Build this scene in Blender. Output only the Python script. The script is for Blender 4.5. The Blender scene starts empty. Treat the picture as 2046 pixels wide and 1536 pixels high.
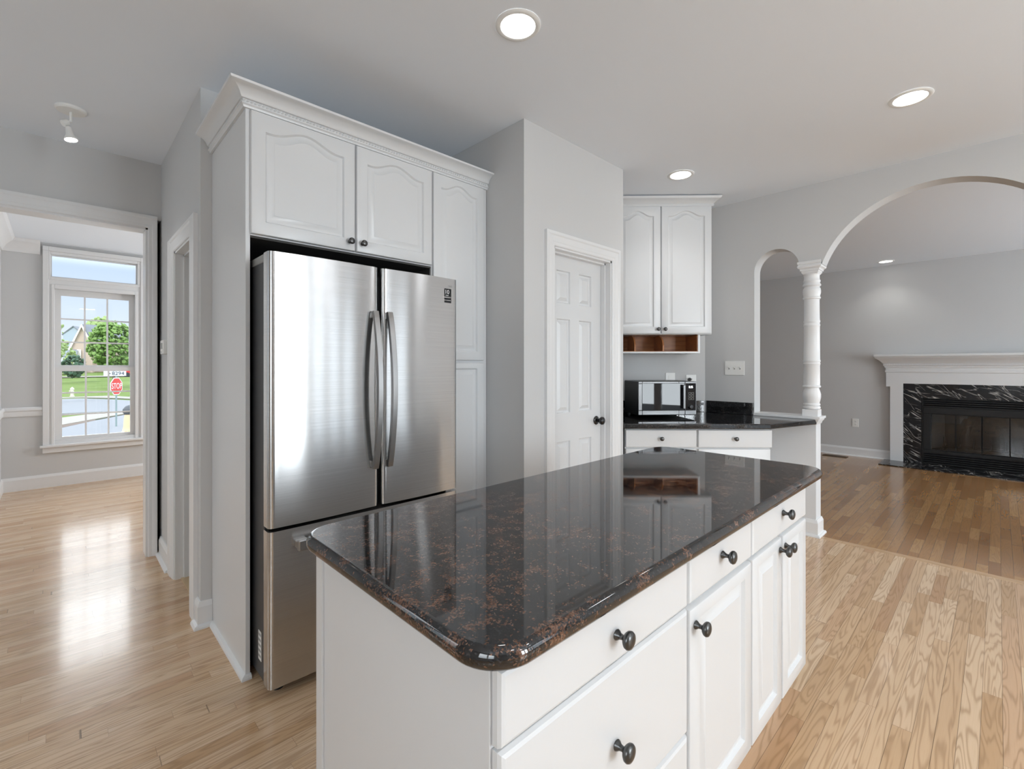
import bpy, bmesh, math, random
from mathutils import Vector, Matrix
random.seed(7)
R = math.radians
PI = math.pi
SC = bpy.context.scene
COL = SC.collection
RT2 = math.sqrt(2)

# ------------------------------------------------------------------ camera, sky, lights, exposure
cam = bpy.data.cameras.new('camera')
cam.sensor_width = 36
cam.lens = 937.5 / 2046 * 36
cam.shift_y = -37.2 / 2046
cam.clip_start = 0.02
cam.clip_end = 1000
camo = bpy.data.objects.new('camera', cam)
COL.objects.link(camo)
camo.location = (0, 0, 1.327)
camo.rotation_euler = (PI / 2, 0, R(46.04 - 90))
SC.camera = camo
SC.view_settings.view_transform = 'Standard'
SC.view_settings.look = 'None'
SC.view_settings.gamma = 1
SC.view_settings.exposure = 0.11
SC.cycles.use_denoising = True
SC.cycles.max_bounces = 10
SC.cycles.diffuse_bounces = 6
SC.cycles.glossy_bounces = 5
SC.cycles.transmission_bounces = 6
SC.cycles.transparent_max_bounces = 12
SC.cycles.caustics_reflective = False
SC.cycles.caustics_refractive = False
SC.cycles.sample_clamp_indirect = 6

W = bpy.data.worlds.new('sky')
SC.world = W
W.use_nodes = True
nt = W.node_tree
nt.nodes.clear()
wo = nt.nodes.new('ShaderNodeOutputWorld')
bg = nt.nodes.new('ShaderNodeBackground')
tc = nt.nodes.new('ShaderNodeTexCoord')
sx = nt.nodes.new('ShaderNodeSeparateXYZ')
cr = nt.nodes.new('ShaderNodeValToRGB')
nt.links.new(tc.outputs['Generated'], sx.inputs[0])
nt.links.new(sx.outputs['Z'], cr.inputs[0])
nt.links.new(cr.outputs[0], bg.inputs[0])
nt.links.new(bg.outputs[0], wo.inputs[0])
e = cr.color_ramp.elements
e[0].position = 0.0
e[0].color = (0.86, 0.93, 1.0, 1)
e[1].position = 0.155
e[1].color = (0.60, 0.74, 0.98, 1)
for p_, c_ in ((0.24, (2.7, 2.8, 2.9, 1)), (0.5, (3.6, 3.75, 3.9, 1)), (1.0, (1.4, 1.65, 2.1, 1))):
    q_ = e.new(p_)
    q_.color = c_
bg.inputs[1].default_value = 1.08


def area(name, loc, rot, sx_, sy_, power, color=(1, 1, 1), spread=180):
    l = bpy.data.lights.new(name, 'AREA')
    l.shape = 'RECTANGLE'
    l.size = sx_
    l.size_y = sy_
    l.energy = power
    l.color = color
    l.spread = R(spread)
    o = bpy.data.objects.new(name, l)
    COL.objects.link(o)
    o.location = loc
    o.rotation_euler = rot
    return o


sun = bpy.data.lights.new('sun', 'SUN')
sun.energy = 2.0
sun.angle = R(0.6)
sun.color = (1, 0.96, 0.9)
so = bpy.data.objects.new('sun', sun)
COL.objects.link(so)
so.rotation_euler = (R(40), 0, R(-50))
# daylight through the windows of the back wall, of the living room and of the dining room
DAY = (0.89, 0.95, 1)
area('daylight_patio_door', (1.72, -3.62, 1.52), (R(90), 0, 0), 1.2, 1.9, 132, DAY)
area('daylight_back_window', (3.28, -3.62, 1.40), (R(90), 0, 0), 1.6, 1.9, 16, DAY)
area('daylight_side_window', (-2.08, -0.9, 1.65), (R(90), 0, R(-90)), 1.9, 1.5, 42, DAY)
area('added_hall_fill', (-2.08, 3.25, 1.45), (R(90), 0, R(-90)), 1.3, 1.9, 4, DAY)  # made-up unseen source, added to brighten the hall wall
for k_, p_ in enumerate(((0.5, -1.1), (1.9, -1.0), (3.3, -1.1), (1.2, -2.4), (2.7, -2.4))):
    rl = area('added_rear_fill', (p_[0], p_[1], 2.735), (0, 0, 0), 0.3, 0.3, 4, (0.94, 0.97, 1))  # unseen fill lamps added behind the camera, without fixtures
    rl.data.shape = 'DISK'
area('daylight_living_window', (6.4, -3.62, 1.40), (R(90), 0, 0), 2.6, 1.8, 158, DAY)
area('daylight_dining_sky', (0.4, 12.5, 5.2), (R(-68), 0, 0), 7.0, 3.6, 340, (0.97, 0.98, 1))
area('daylight_dining_side', (3.40, 5.8, 1.5), (R(90), 0, R(90)), 1.6, 1.5, 90, (0.97, 0.98, 1))

# ------------------------------------------------------------------ materials
MATS = {}


def mat(name, color, rough=0.5, metal=0.0, spec=0.5, coat=0.0, coat_rough=0.05, emit=None, estr=0.0):
    m = bpy.data.materials.new(name)
    m.use_nodes = True
    b = m.node_tree.nodes['Principled BSDF']
    b.inputs['Base Color'].default_value = (*color, 1)
    b.inputs['Roughness'].default_value = rough
    b.inputs['Metallic'].default_value = metal
    b.inputs['Specular IOR Level'].default_value = spec
    b.inputs['Coat Weight'].default_value = coat
    b.inputs['Coat Roughness'].default_value = coat_rough
    if emit:
        b.inputs['Emission Color'].default_value = (*emit, 1)
        b.inputs['Emission Strength'].default_value = estr
    MATS[name] = m
    return m


def N(m, t, **k):
    n = m.node_tree.nodes.new(t)
    for a, v in k.items():
        setattr(n, a, v)
    return n


def L(m, a, b):
    m.node_tree.links.new(a, b)


def M_(m, op, a, b=None, c=None):
    n = N(m, 'ShaderNodeMath', operation=op)
    for i, v in enumerate((a, b, c)):
        if v is None:
            continue
        if isinstance(v, (int, float)):
            n.inputs[i].default_value = v
        else:
            L(m, v, n.inputs[i])
    return n.outputs[0]


def bsdf(m):
    return m.node_tree.nodes['Principled BSDF']


def ramp(m, fac, stops):
    n = N(m, 'ShaderNodeValToRGB')
    L(m, fac, n.inputs[0])
    el = n.color_ramp.elements
    el[0].position, el[0].color = stops[0][0], (*stops[0][1], 1)
    el[1].position, el[1].color = stops[-1][0], (*stops[-1][1], 1)
    for p, c in stops[1:-1]:
        q = el.new(p)
        q.color = (*c, 1)
    return n.outputs[0]


def mixc(m, fac, a, b, mode='MIX'):
    n = N(m, 'ShaderNodeMix', data_type='RGBA', blend_type=mode)
    for sock, v in ((n.inputs[0], fac), (n.inputs[6], a), (n.inputs[7], b)):
        if isinstance(v, (int, float)):
            sock.default_value = v
        elif isinstance(v, tuple):
            sock.default_value = (*v, 1)
        else:
            L(m, v, sock)
    return n.outputs[2]


def noise(m, vec, scale, detail=2, rough=0.5, dist=0.0, dims='3D'):
    n = N(m, 'ShaderNodeTexNoise', noise_dimensions=dims)
    L(m, vec, n.inputs['Vector'])
    n.inputs['Scale'].default_value = scale
    n.inputs['Detail'].default_value = detail
    n.inputs['Roughness'].default_value = rough
    n.inputs['Distortion'].default_value = dist
    return n.outputs['Fac']


def bump(m, height, strength, dist=0.001):
    n = N(m, 'ShaderNodeBump')
    n.inputs['Strength'].default_value = strength
    n.inputs['Distance'].default_value = dist
    L(m, height, n.inputs['Height'])
    L(m, n.outputs[0], bsdf(m).inputs['Normal'])
    return n


wall_paint = mat('grey_wall_paint', (0.59, 0.592, 0.592), 0.55, spec=0.3)
ceil_paint = mat('ceiling_paint', (0.82, 0.865, 0.92), 0.7, spec=0.2)
trim_white = mat('white_trim_paint', (0.75, 0.755, 0.76), 0.32, spec=0.4)
cab_white = mat('white_cabinet_paint', (0.675, 0.685, 0.695), 0.30, spec=0.45)
half_wall_paint = mat('pale_half_wall_paint', (0.68, 0.69, 0.70), 0.5, spec=0.3)
pewter = mat('dark_pewter', (0.10, 0.10, 0.10), 0.28, 0.9)
black_metal = mat('black_metal', (0.012, 0.012, 0.013), 0.35, 0.3)
black_gloss = mat('black_gloss', (0.006, 0.006, 0.007), 0.08)
black_plastic = mat('black_plastic', (0.02, 0.02, 0.021), 0.4)
fridge_grey = mat('dark_grey_fridge_side', (0.045, 0.045, 0.047), 0.42, 0.2)
dark_gap = mat('black_gasket_and_slot', (0.006, 0.006, 0.006), 0.7)
alcove_shade = mat('alcove_shade_colour', (0.05, 0.047, 0.044), 0.7)  # dark tone painted in for the shade inside the alcove
plastic_white = mat('white_plastic', (0.82, 0.82, 0.80), 0.35)
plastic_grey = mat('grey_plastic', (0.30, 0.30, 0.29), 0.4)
label_white = mat('white_label', (0.75, 0.75, 0.73), 0.5)
print_grey = mat('grey_print', (0.30, 0.30, 0.30), 0.5)
print_white = mat('white_print', (0.8, 0.8, 0.8), 0.5)
steel_print = mat('pale_steel_print', (0.42, 0.42, 0.42), 0.35, 0.6)
lamp_lens = mat('lit_lamp_lens', (1, 1, 1), 0.5, emit=(1, 0.97, 0.93), estr=9.0)
digit_glow = mat('lit_digits', (1, 1, 1), 0.5, emit=(0.9, 0.95, 1), estr=2.2)
mw_grey = mat('brushed_dark_steel', (0.12, 0.12, 0.122), 0.28, 0.9)
firebrick = mat('pale_firebrick', (0.50, 0.49, 0.47), 0.9)
soot = mat('sooty_firebrick', (0.035, 0.032, 0.03), 0.95)
ash = mat('ash_floor', (0.22, 0.18, 0.14), 0.95)
brown_tile = mat('tan_threshold', (0.55, 0.40, 0.24), 0.5)
vent_brown = mat('bronze_vent', (0.10, 0.065, 0.04), 0.45, 0.6)

# brushed stainless steel, the brushing runs sideways
steel = mat('brushed_stainless', (0.66, 0.66, 0.65), 0.20, 1.0)
tcn = N(steel, 'ShaderNodeTexCoord')
mp = N(steel, 'ShaderNodeMapping')
mp.inputs['Scale'].default_value = (2.0, 2.0, 900.0)
L(steel, tcn.outputs['Object'], mp.inputs[0])
nz = noise(steel, mp.outputs[0], 1.0, 2)
L(steel, ramp(steel, nz, [(0.3, (0.54, 0.54, 0.54)), (0.7, (0.62, 0.62, 0.62))]), bsdf(steel).inputs['Base Color'])
bsdf(steel).inputs['Anisotropic'].default_value = 0.95
bsdf(steel).inputs['Anisotropic Rotation'].default_value = 0.25
tg = N(steel, 'ShaderNodeTangent', direction_type='RADIAL', axis='Z')
L(steel, tg.outputs[0], bsdf(steel).inputs['Tangent'])

# bowed handle steel
handle_steel = mat('satin_handle_steel', (0.42, 0.42, 0.42), 0.30, 1.0)


def oak(name, tones, boards_along='X', width=0.057, length=0.85, rough=0.22, coat=0.35):
    m = mat(name, (0.5, 0.33, 0.18), rough, spec=0.45, coat=coat, coat_rough=0.10)
    g = N(m, 'ShaderNodeNewGeometry')
    s = N(m, 'ShaderNodeSeparateXYZ')
    L(m, g.outputs['Position'], s.inputs[0])
    a, c = (s.outputs['X'], s.outputs['Y']) if boards_along == 'X' else (s.outputs['Y'], s.outputs['X'])
    rowf = M_(m, 'DIVIDE', M_(m, 'ADD', c, 50.0), width)
    row = M_(m, 'FLOOR', rowf)
    wn = N(m, 'ShaderNodeTexWhiteNoise', noise_dimensions='1D')
    L(m, row, wn.inputs['W'])
    colf = M_(m, 'ADD', M_(m, 'DIVIDE', M_(m, 'ADD', a, 50.0), length), M_(m, 'MULTIPLY', wn.outputs['Value'], 37.0))
    cf2 = M_(m, 'ADD', colf, M_(m, 'MULTIPLY', M_(m, 'SINE', M_(m, 'MULTIPLY', colf, 2.4)), 0.33))
    col = M_(m, 'FLOOR', cf2)
    cb = N(m, 'ShaderNodeCombineXYZ')
    L(m, row, cb.inputs[0])
    L(m, col, cb.inputs[1])
    wid = N(m, 'ShaderNodeTexWhiteNoise', noise_dimensions='2D')
    L(m, cb.outputs[0], wid.inputs['Vector'])
    pid = wid.outputs['Value']
    base = ramp(m, pid, tones)
    # grain: contour lines of a stretched noise make oak cathedrals
    gv = N(m, 'ShaderNodeCombineXYZ')
    L(m, M_(m, 'MULTIPLY', a, 1.25), gv.inputs[0])
    L(m, M_(m, 'ADD', M_(m, 'MULTIPLY', c, 17.0), M_(m, 'MULTIPLY', pid, 9.0)), gv.inputs[1])
    L(m, M_(m, 'MULTIPLY', pid, 91.0), gv.inputs[2])
    n1 = noise(m, gv.outputs[0], 1.0, 2.2, 0.42, 0.35)
    rings = M_(m, 'SINE', M_(m, 'MULTIPLY', n1, 78.0))
    ringm = M_(m, 'POWER', M_(m, 'ADD', M_(m, 'MULTIPLY', rings, 0.5), 0.5), 3.0)
    fv = N(m, 'ShaderNodeCombineXYZ')
    L(m, M_(m, 'MULTIPLY', a, 9.0), fv.inputs[0])
    L(m, M_(m, 'MULTIPLY', c, 420.0), fv.inputs[1])
    L(m, pid, fv.inputs[2])
    n2 = noise(m, fv.outputs[0], 1.0, 2.0)
    pores = M_(m, 'MULTIPLY', M_(m, 'SUBTRACT', n2, 0.35), 0.7)
    gm = M_(m, 'ADD', M_(m, 'MULTIPLY', ringm, 0.42), M_(m, 'MULTIPLY', pores, 0.34))
    c1 = mixc(m, gm, base, (0.27, 0.145, 0.06))
    # seams between the boards
    fr = M_(m, 'FRACT', rowf)
    edge = M_(m, 'MINIMUM', fr, M_(m, 'SUBTRACT', 1.0, fr))
    gap1 = M_(m, 'LESS_THAN', edge, 0.014)
    fc = M_(m, 'FRACT', cf2)
    edge2 = M_(m, 'MINIMUM', fc, M_(m, 'SUBTRACT', 1.0, fc))
    gap2 = M_(m, 'LESS_THAN', edge2, 0.0008)
    gap = M_(m, 'MAXIMUM', gap1, gap2)
    gw = N(m, 'ShaderNodeTexWhiteNoise', noise_dimensions='2D')
    gc = N(m, 'ShaderNodeCombineXYZ')
    L(m, row, gc.inputs[1])
    L(m, col, gc.inputs[0])
    L(m, gc.outputs[0], gw.inputs['Vector'])
    gfac = M_(m, 'MULTIPLY', gap, M_(m, 'ADD', M_(m, 'MULTIPLY', gw.outputs['Value'], 0.55), 0.25))
    c2 = mixc(m, gfac, c1, (0.07, 0.035, 0.015))
    L(m, c2, bsdf(m).inputs['Base Color'])
    hv = N(m, 'ShaderNodeCombineXYZ')
    L(m, M_(m, 'MULTIPLY', a, 1.4), hv.inputs[0])
    L(m, M_(m, 'MULTIPLY', c, 11.0), hv.inputs[1])
    wav = noise(m, hv.outputs[0], 1.0, 1.5)
    hgt = M_(m, 'SUBTRACT', M_(m, 'MULTIPLY', wav, 0.6), M_(m, 'MULTIPLY', gap, 0.35))
    bump(m, hgt, 0.5, 0.0014)
    return m


oak_floor = oak('oak_strip_floor', [(0.0, (0.53, 0.335, 0.18)), (0.3, (0.64, 0.44, 0.27)), (0.6, (0.71, 0.52, 0.345)), (0.85, (0.60, 0.39, 0.235)), (1.0, (0.49, 0.29, 0.155))])
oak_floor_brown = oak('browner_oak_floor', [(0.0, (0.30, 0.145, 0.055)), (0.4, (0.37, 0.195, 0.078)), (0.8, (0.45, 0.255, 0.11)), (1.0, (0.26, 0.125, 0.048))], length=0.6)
oak_strip = oak('oak_border_strip', [(0.0, (0.50, 0.32, 0.17)), (1.0, (0.58, 0.38, 0.21))], 'Y', 0.2, 1.6)
brown_wood = mat('reddish_brown_wood', (0.32, 0.12, 0.035), 0.4)
tcb = N(brown_wood, 'ShaderNodeTexCoord')
mpb = N(brown_wood, 'ShaderNodeMapping')
mpb.inputs['Scale'].default_value = (3, 40, 40)
L(brown_wood, tcb.outputs['Object'], mpb.inputs[0])
L(brown_wood, ramp(brown_wood, noise(brown_wood, mpb.outputs[0], 1.5, 3), [(0.3, (0.30, 0.105, 0.03)), (0.7, (0.46, 0.19, 0.06))]), bsdf(brown_wood).inputs['Base Color'])


def granite(name, dark, brown, pale, amount, grain):
    m = mat(name, dark, 0.04, spec=0.8)
    t = N(m, 'ShaderNodeTexCoord')
    v = t.outputs['Object']
    wob = N(m, 'ShaderNodeTexNoise')
    L(m, v, wob.inputs['Vector'])
    wob.inputs['Scale'].default_value = grain * 0.9
    wob.inputs['Detail'].default_value = 2
    av = N(m, 'ShaderNodeVectorMath', operation='MULTIPLY_ADD')
    L(m, wob.outputs['Color'], av.inputs[0])
    av.inputs[1].default_value = (0.006, 0.006, 0.006)
    L(m, v, av.inputs[2])
    voro = N(m, 'ShaderNodeTexVoronoi')
    L(m, av.outputs[0], voro.inputs['Vector'])
    voro.inputs['Scale'].default_value = grain
    sp = N(m, 'ShaderNodeSeparateColor')
    L(m, voro.outputs['Color'], sp.inputs[0])
    clus = noise(m, v, 26.0, 3, 0.6)
    big = noise(m, v, 5.0, 2, 0.5)
    c = M_(m, 'ADD', M_(m, 'MULTIPLY', clus, 0.7), M_(m, 'MULTIPLY', big, 0.3))
    p = N(m, 'ShaderNodeMapRange')
    L(m, c, p.inputs[0])
    p.inputs[1].default_value = amount
    p.inputs[2].default_value = amount + 0.17
    p.inputs[3].default_value = 0.02
    p.inputs[4].default_value = 0.95
    k = M_(m, 'LESS_THAN', sp.outputs[0], p.outputs[0])
    fine = noise(m, v, 420.0, 2, 0.6)
    d2 = ramp(m, sp.outputs[1], [(0.0, tuple(x * 0.4 for x in dark)), (0.8, tuple(x * 1.3 for x in dark)), (1.0, tuple(x * 3.5 for x in dark))])
    br = ramp(m, sp.outputs[2], [(0.0, tuple(x * 0.35 for x in brown)), (0.6, brown), (1.0, pale)])
    br2 = mixc(m, fine, tuple(x * 0.5 for x in brown), br)
    L(m, mixc(m, k, d2, br2), bsdf(m).inputs['Base Color'])
    return m


granite_brown = granite('brown_black_granite', (0.011, 0.0108, 0.0118), (0.155, 0.072, 0.042), (0.30, 0.18, 0.13), 0.485, 330.0)
granite_black = granite('black_granite', (0.012, 0.012, 0.013), (0.06, 0.05, 0.045), (0.12, 0.12, 0.12), 0.52, 300.0)

marble = mat('black_white_veined_marble', (0.012, 0.012, 0.014), 0.12)
tcm = N(marble, 'ShaderNodeTexCoord')
def veins_(rot, sc_, seed, width):
    q = N(marble, 'ShaderNodeMapping', vector_type='TEXTURE')
    q.inputs['Location'].default_value = (seed, seed * 1.7, -seed)
    q.inputs['Rotation'].default_value = rot
    q.inputs['Scale'].default_value = sc_
    L(marble, tcm.outputs['Object'], q.inputs[0])
    n_ = noise(marble, q.outputs[0], 1.0, 3, 0.45, 0.3)
    a_ = M_(marble, 'ABSOLUTE', M_(marble, 'SUBTRACT', n_, 0.5))
    brk = ramp(marble, noise(marble, tcm.outputs['Object'], 7.0 + seed, 2), [(0.42, (0, 0, 0)), (0.60, (1, 1, 1))])
    return M_(marble, 'MULTIPLY', ramp(marble, a_, [(0.0, (1, 1, 1)), (width, (0, 0, 0))]), brk)


vm = M_(marble, 'MAXIMUM', M_(marble, 'MAXIMUM', veins_((R(32), 0, 0), (0.5, 1.1, 0.14), 0.3, 0.012), veins_((R(50), 0, R(8)), (0.5, 0.85, 0.08), 2.1, 0.010)), M_(marble, 'MULTIPLY', veins_((R(12), 0, R(-10)), (0.3, 0.5, 0.07), 4.4, 0.010), 0.8))
L(marble, mixc(marble, vm, (0.010, 0.010, 0.012), (0.60, 0.58, 0.55)), bsdf(marble).inputs['Base Color'])


def glass(name, tint, gloss):
    m = bpy.data.materials.new(name)
    m.use_nodes = True
    t = m.node_tree
    t.nodes.clear()
    out = t.nodes.new('ShaderNodeOutputMaterial')
    mix = t.nodes.new('ShaderNodeMixShader')
    tr = t.nodes.new('ShaderNodeBsdfTransparent')
    gl = t.nodes.new('ShaderNodeBsdfGlossy')
    tr.inputs[0].default_value = (*tint, 1)
    gl.inputs['Roughness'].default_value = 0.0
    mix.inputs[0].default_value = gloss
    t.links.new(tr.outputs[0], mix.inputs[1])
    t.links.new(gl.outputs[0], mix.inputs[2])
    t.links.new(mix.outputs[0], out.inputs[0])
    return m


clear_glass = glass('clear_window_glass', (0.97, 0.98, 0.98), 0.03)
fire_glass = glass('smoky_fireplace_glass', (0.55, 0.55, 0.55), 0.06)
mw_glass = mat('microwave_door_glass', (0.010, 0.010, 0.012), 0.02, spec=0.35)

# outdoors
lawn_m = mat('lawn', (0.22, 0.42, 0.07), 0.9, spec=0.1)
tl = N(lawn_m, 'ShaderNodeTexCoord')
L(lawn_m, ramp(lawn_m, noise(lawn_m, tl.outputs['Object'], 0.35, 4), [(0.3, (0.10, 0.155, 0.04)), (0.7, (0.15, 0.21, 0.065))]), bsdf(lawn_m).inputs['Base Color'])
road_m = mat('pale_asphalt', (0.19, 0.205, 0.225), 0.9)
walk_m = mat('pale_concrete', (0.27, 0.26, 0.235), 0.9)
leaf_m = mat('bright_leaves', (0.15, 0.26, 0.06), 0.7)
leaf_pale = mat('pale_leaves', (0.24, 0.33, 0.12), 0.7)
leaf_dark = mat('dark_needles', (0.045, 0.10, 0.06), 0.8)
bark = mat('bark', (0.12, 0.09, 0.07), 0.9)
brick_tan = mat('tan_house_wall', (0.46, 0.37, 0.31), 0.9)
white_siding = mat('white_siding', (0.78, 0.75, 0.72), 0.8)
roof_grey = mat('grey_shingles', (0.17, 0.19, 0.22), 0.9)
roof_blue = mat('blue_grey_siding', (0.34, 0.40, 0.48), 0.9)
sign_red = mat('stop_sign_red', (0.62, 0.05, 0.04), 0.5)
sign_white = mat('sign_white', (0.8, 0.8, 0.8), 0.5)
sign_pale = mat('pale_grey_sign', (0.60, 0.66, 0.70), 0.5)
sign_post = mat('green_grey_post', (0.20, 0.27, 0.27), 0.6)
sign_black = mat('sign_black', (0.02, 0.02, 0.03), 0.5)
hyd_m = mat('hydrant_paint', (0.55, 0.53, 0.45), 0.6)
orn_tan = mat('tan_stone', (0.60, 0.48, 0.30), 0.8)
orn_dark = mat('dark_slate', (0.06, 0.07, 0.08), 0.6)
flower_m = mat('orange_flowers', (0.65, 0.20, 0.06), 0.7)
car_red = mat('red_car_paint', (0.5, 0.03, 0.03), 0.3)

# ------------------------------------------------------------------ helpers
BASE = {}
ROT = {}


def BM():
    return bmesh.new()


def box(bm, x0, x1, y0, y1, z0, z1):
    v = [bm.verts.new((x, y, z)) for z in (z0, z1) for y in (y0, y1) for x in (x0, x1)]
    for f in ((0, 2, 3, 1), (4, 5, 7, 6), (0, 1, 5, 4), (2, 6, 7, 3), (0, 4, 6, 2), (1, 3, 7, 5)):
        bm.faces.new([v[i] for i in f])


def prism(bm, pts, vec):
    vec = Vector(vec)
    a = [bm.verts.new(p) for p in pts]
    b = [bm.verts.new(Vector(p) + vec) for p in pts]
    bm.faces.new(a)
    bm.faces.new(list(reversed(b)))
    n = len(a)
    for i in range(n):
        bm.faces.new((a[i], b[i], b[(i + 1) % n], a[(i + 1) % n]))


def loft(bm, loops, cap=True, closed=True):
    rings = [[bm.verts.new(p) for p in l] for l in loops]
    n = len(rings[0])
    for a, b in zip(rings, rings[1:]):
        for i in range(n if closed else n - 1):
            j = (i + 1) % n
            bm.faces.new((a[i], a[j], b[j], b[i]))
    if cap:
        bm.faces.new(list(reversed(rings[0])))
        bm.faces.new(rings[-1])


AX = {'z': ((1, 0, 0), (0, 1, 0), (0, 0, 1)), '-y': ((1, 0, 0), (0, 0, 1), (0, -1, 0)), '-x': ((0, 1, 0), (0, 0, 1), (-1, 0, 0)), '-z': ((1, 0, 0), (0, -1, 0), (0, 0, -1))}


def lathe(bm, prof, c=(0, 0, 0), axis='z', seg=24, cap=True):
    u, v, w = [Vector(q) for q in (AX[axis] if isinstance(axis, str) else axis)]
    c = Vector(c)
    loft(bm, [[c + u * (r * math.cos(2 * PI * i / seg)) + v * (r * math.sin(2 * PI * i / seg)) + w * h for i in range(seg)] for r, h in prof], cap)


def sweep(bm, prof, path, closed=False):
    """prof: (out, z) pairs; out is to the right-hand side of the path direction."""
    P = [Vector((p[0], p[1])) for p in path]
    n = len(P)
    rings = []
    for i in range(n):
        d1 = (P[i] - P[i - 1]).normalized() if (i > 0 or closed) else None
        d2 = (P[(i + 1) % n] - P[i]).normalized() if (i < n - 1 or closed) else None
        ns = [Vector((d.y, -d.x)) for d in (d1, d2) if d]
        if len(ns) == 2:
            m = (ns[0] + ns[1])
            m = m / max(0.2, m.dot(ns[0]))
        else:
            m = ns[0]
        rings.append([(P[i].x + m.x * o, P[i].y + m.y * o, z) for o, z in prof])
    if closed:
        rings.append(rings[0])
    loft(bm, rings, cap=not closed)


def tube(bm, pts, r, seg=8):
    pts = [Vector(p) for p in pts]
    rings = []
    for i, p in enumerate(pts):
        d = (pts[min(i + 1, len(pts) - 1)] - pts[max(i - 1, 0)]).normalized()
        a = d.orthogonal().normalized() if abs(d.z) > 0.9 else d.cross(Vector((0, 0, 1))).normalized()
        b = d.cross(a)
        rr = r[i] if isinstance(r, (list, tuple)) else r
        rings.append([p + a * (rr * math.cos(2 * PI * k / seg)) + b * (rr * math.sin(2 * PI * k / seg)) for k in range(seg)])
    loft(bm, rings)


def finish(name, bm, m, smooth=None, bev=0.0, seg=2):
    bmesh.ops.recalc_face_normals(bm, faces=bm.faces)
    me = bpy.data.meshes.new(name)
    bm.to_mesh(me)
    bm.free()
    me.materials.append(m)
    if smooth is not None:
        me.polygons.foreach_set('use_smooth', [True] * len(me.polygons))
        me.set_sharp_from_angle(angle=R(smooth))
    o = bpy.data.objects.new(name, me)
    COL.objects.link(o)
    if bev:
        b = o.modifiers.new('bevel', 'BEVEL')
        b.width = bev
        b.segments = seg
        b.limit_method = 'ANGLE'
        b.angle_limit = R(40)
    return o


def shift(bm, base):
    bmesh.ops.translate(bm, verts=bm.verts, vec=(-base[0], -base[1], -base[2]))


def rotz(p, a):
    return Vector((p[0] * math.cos(a) - p[1] * math.sin(a), p[0] * math.sin(a) + p[1] * math.cos(a), p[2]))


def tag(o, label, cat, group=None, kind=None):
    o['label'] = label
    o['category'] = cat
    if group:
        o['group'] = group
    if kind:
        o['kind'] = kind


def thing(name, label, cat, base, rot=0.0, group=None):
    o = bpy.data.objects.new(name, None)
    COL.objects.link(o)
    o.empty_display_size = 0.1
    o.location = rotz(base, rot)
    o.rotation_euler = (0, 0, rot)
    BASE[o] = Vector(base)
    tag(o, label, cat, group)
    return o


def part(name, bm, m, parent, smooth=None, bev=0.0, seg=2, label=None):
    base = BASE[parent]
    shift(bm, base)
    o = finish(name, bm, m, smooth, bev, seg)
    o.parent = parent
    BASE[o] = base
    if label:
        o['label'] = label
    return o


def solo(name, bm, m, label, cat, base, rot=0.0, group=None, smooth=None, bev=0.0, seg=2, kind=None):
    shift(bm, base)
    o = finish(name, bm, m, smooth, bev, seg)
    o.location = rotz(base, rot)
    o.rotation_euler = (0, 0, rot)
    BASE[o] = Vector(base)
    tag(o, label, cat, group, kind)
    return o


def struct(name, bm, m, label=None, cat=None, smooth=None, bev=0.0, seg=2, rot=0.0):
    o = finish(name, bm, m, smooth, bev, seg)
    o.rotation_euler = (0, 0, rot)
    o['kind'] = 'structure'
    if label:
        o['label'] = label
    if cat:
        o['category'] = cat
    BASE[o] = Vector((0, 0, 0))
    return o


def text(name, body, size, loc, rot, m, parent, extrude=0.0004, align='CENTER', width=1.0):
    c = bpy.data.curves.new(name, 'FONT')
    c.body = body
    c.size = size
    c.extrude = extrude
    c.align_x = align
    c.align_y = 'CENTER'
    c.materials.append(m)
    tmp = bpy.data.objects.new(name, c)
    COL.objects.link(tmp)
    bpy.context.view_layer.update()
    me = bpy.data.meshes.new_from_object(tmp.evaluated_get(bpy.context.evaluated_depsgraph_get()))
    bpy.data.objects.remove(tmp)
    bpy.data.curves.remove(c)
    me.name = name
    if not me.materials:
        me.materials.append(m)
    o = bpy.data.objects.new(name, me)
    COL.objects.link(o)
    o.parent = parent
    o.location = Vector(loc) - BASE[parent]
    o.rotation_euler = rot
    o.scale = (width, 1, 1)
    BASE[o] = BASE[parent]
    return o


def wall_cells(bm, u0, u1, z0, z1, holes, mk):
    us = sorted({u0, u1, *[min(max(q, u0), u1) for h in holes for q in h[:2]]})
    zs = sorted({z0, z1, *[min(max(q, z0), z1) for h in holes for q in h[2:]]})
    for a, b in zip(us, us[1:]):
        for c, d in zip(zs, zs[1:]):
            um, zm = (a + b) / 2, (c + d) / 2
            if any(h[0] < um < h[1] and h[2] < zm < h[3] for h in holes):
                continue
            mk(bm, a, b, c, d)


def wall_x(name, x0, x1, y0, y1, z0, z1, holes=(), m=None, rot=0.0):      # wall in the YZ plane
    bm = BM()
    wall_cells(bm, y0, y1, z0, z1, holes, lambda b, a, c, d, e_: box(b, x0, x1, a, c, d, e_))
    return struct(name, bm, m or wall_paint, rot=rot)


def wall_y(name, x0, x1, y0, y1, z0, z1, holes=(), m=None, rot=0.0):      # wall in the XZ plane
    bm = BM()
    wall_cells(bm, x0, x1, z0, z1, holes, lambda b, a, c, d, e_: box(b, a, c, y0, y1, d, e_))
    return struct(name, bm, m or wall_paint, rot=rot)


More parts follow.
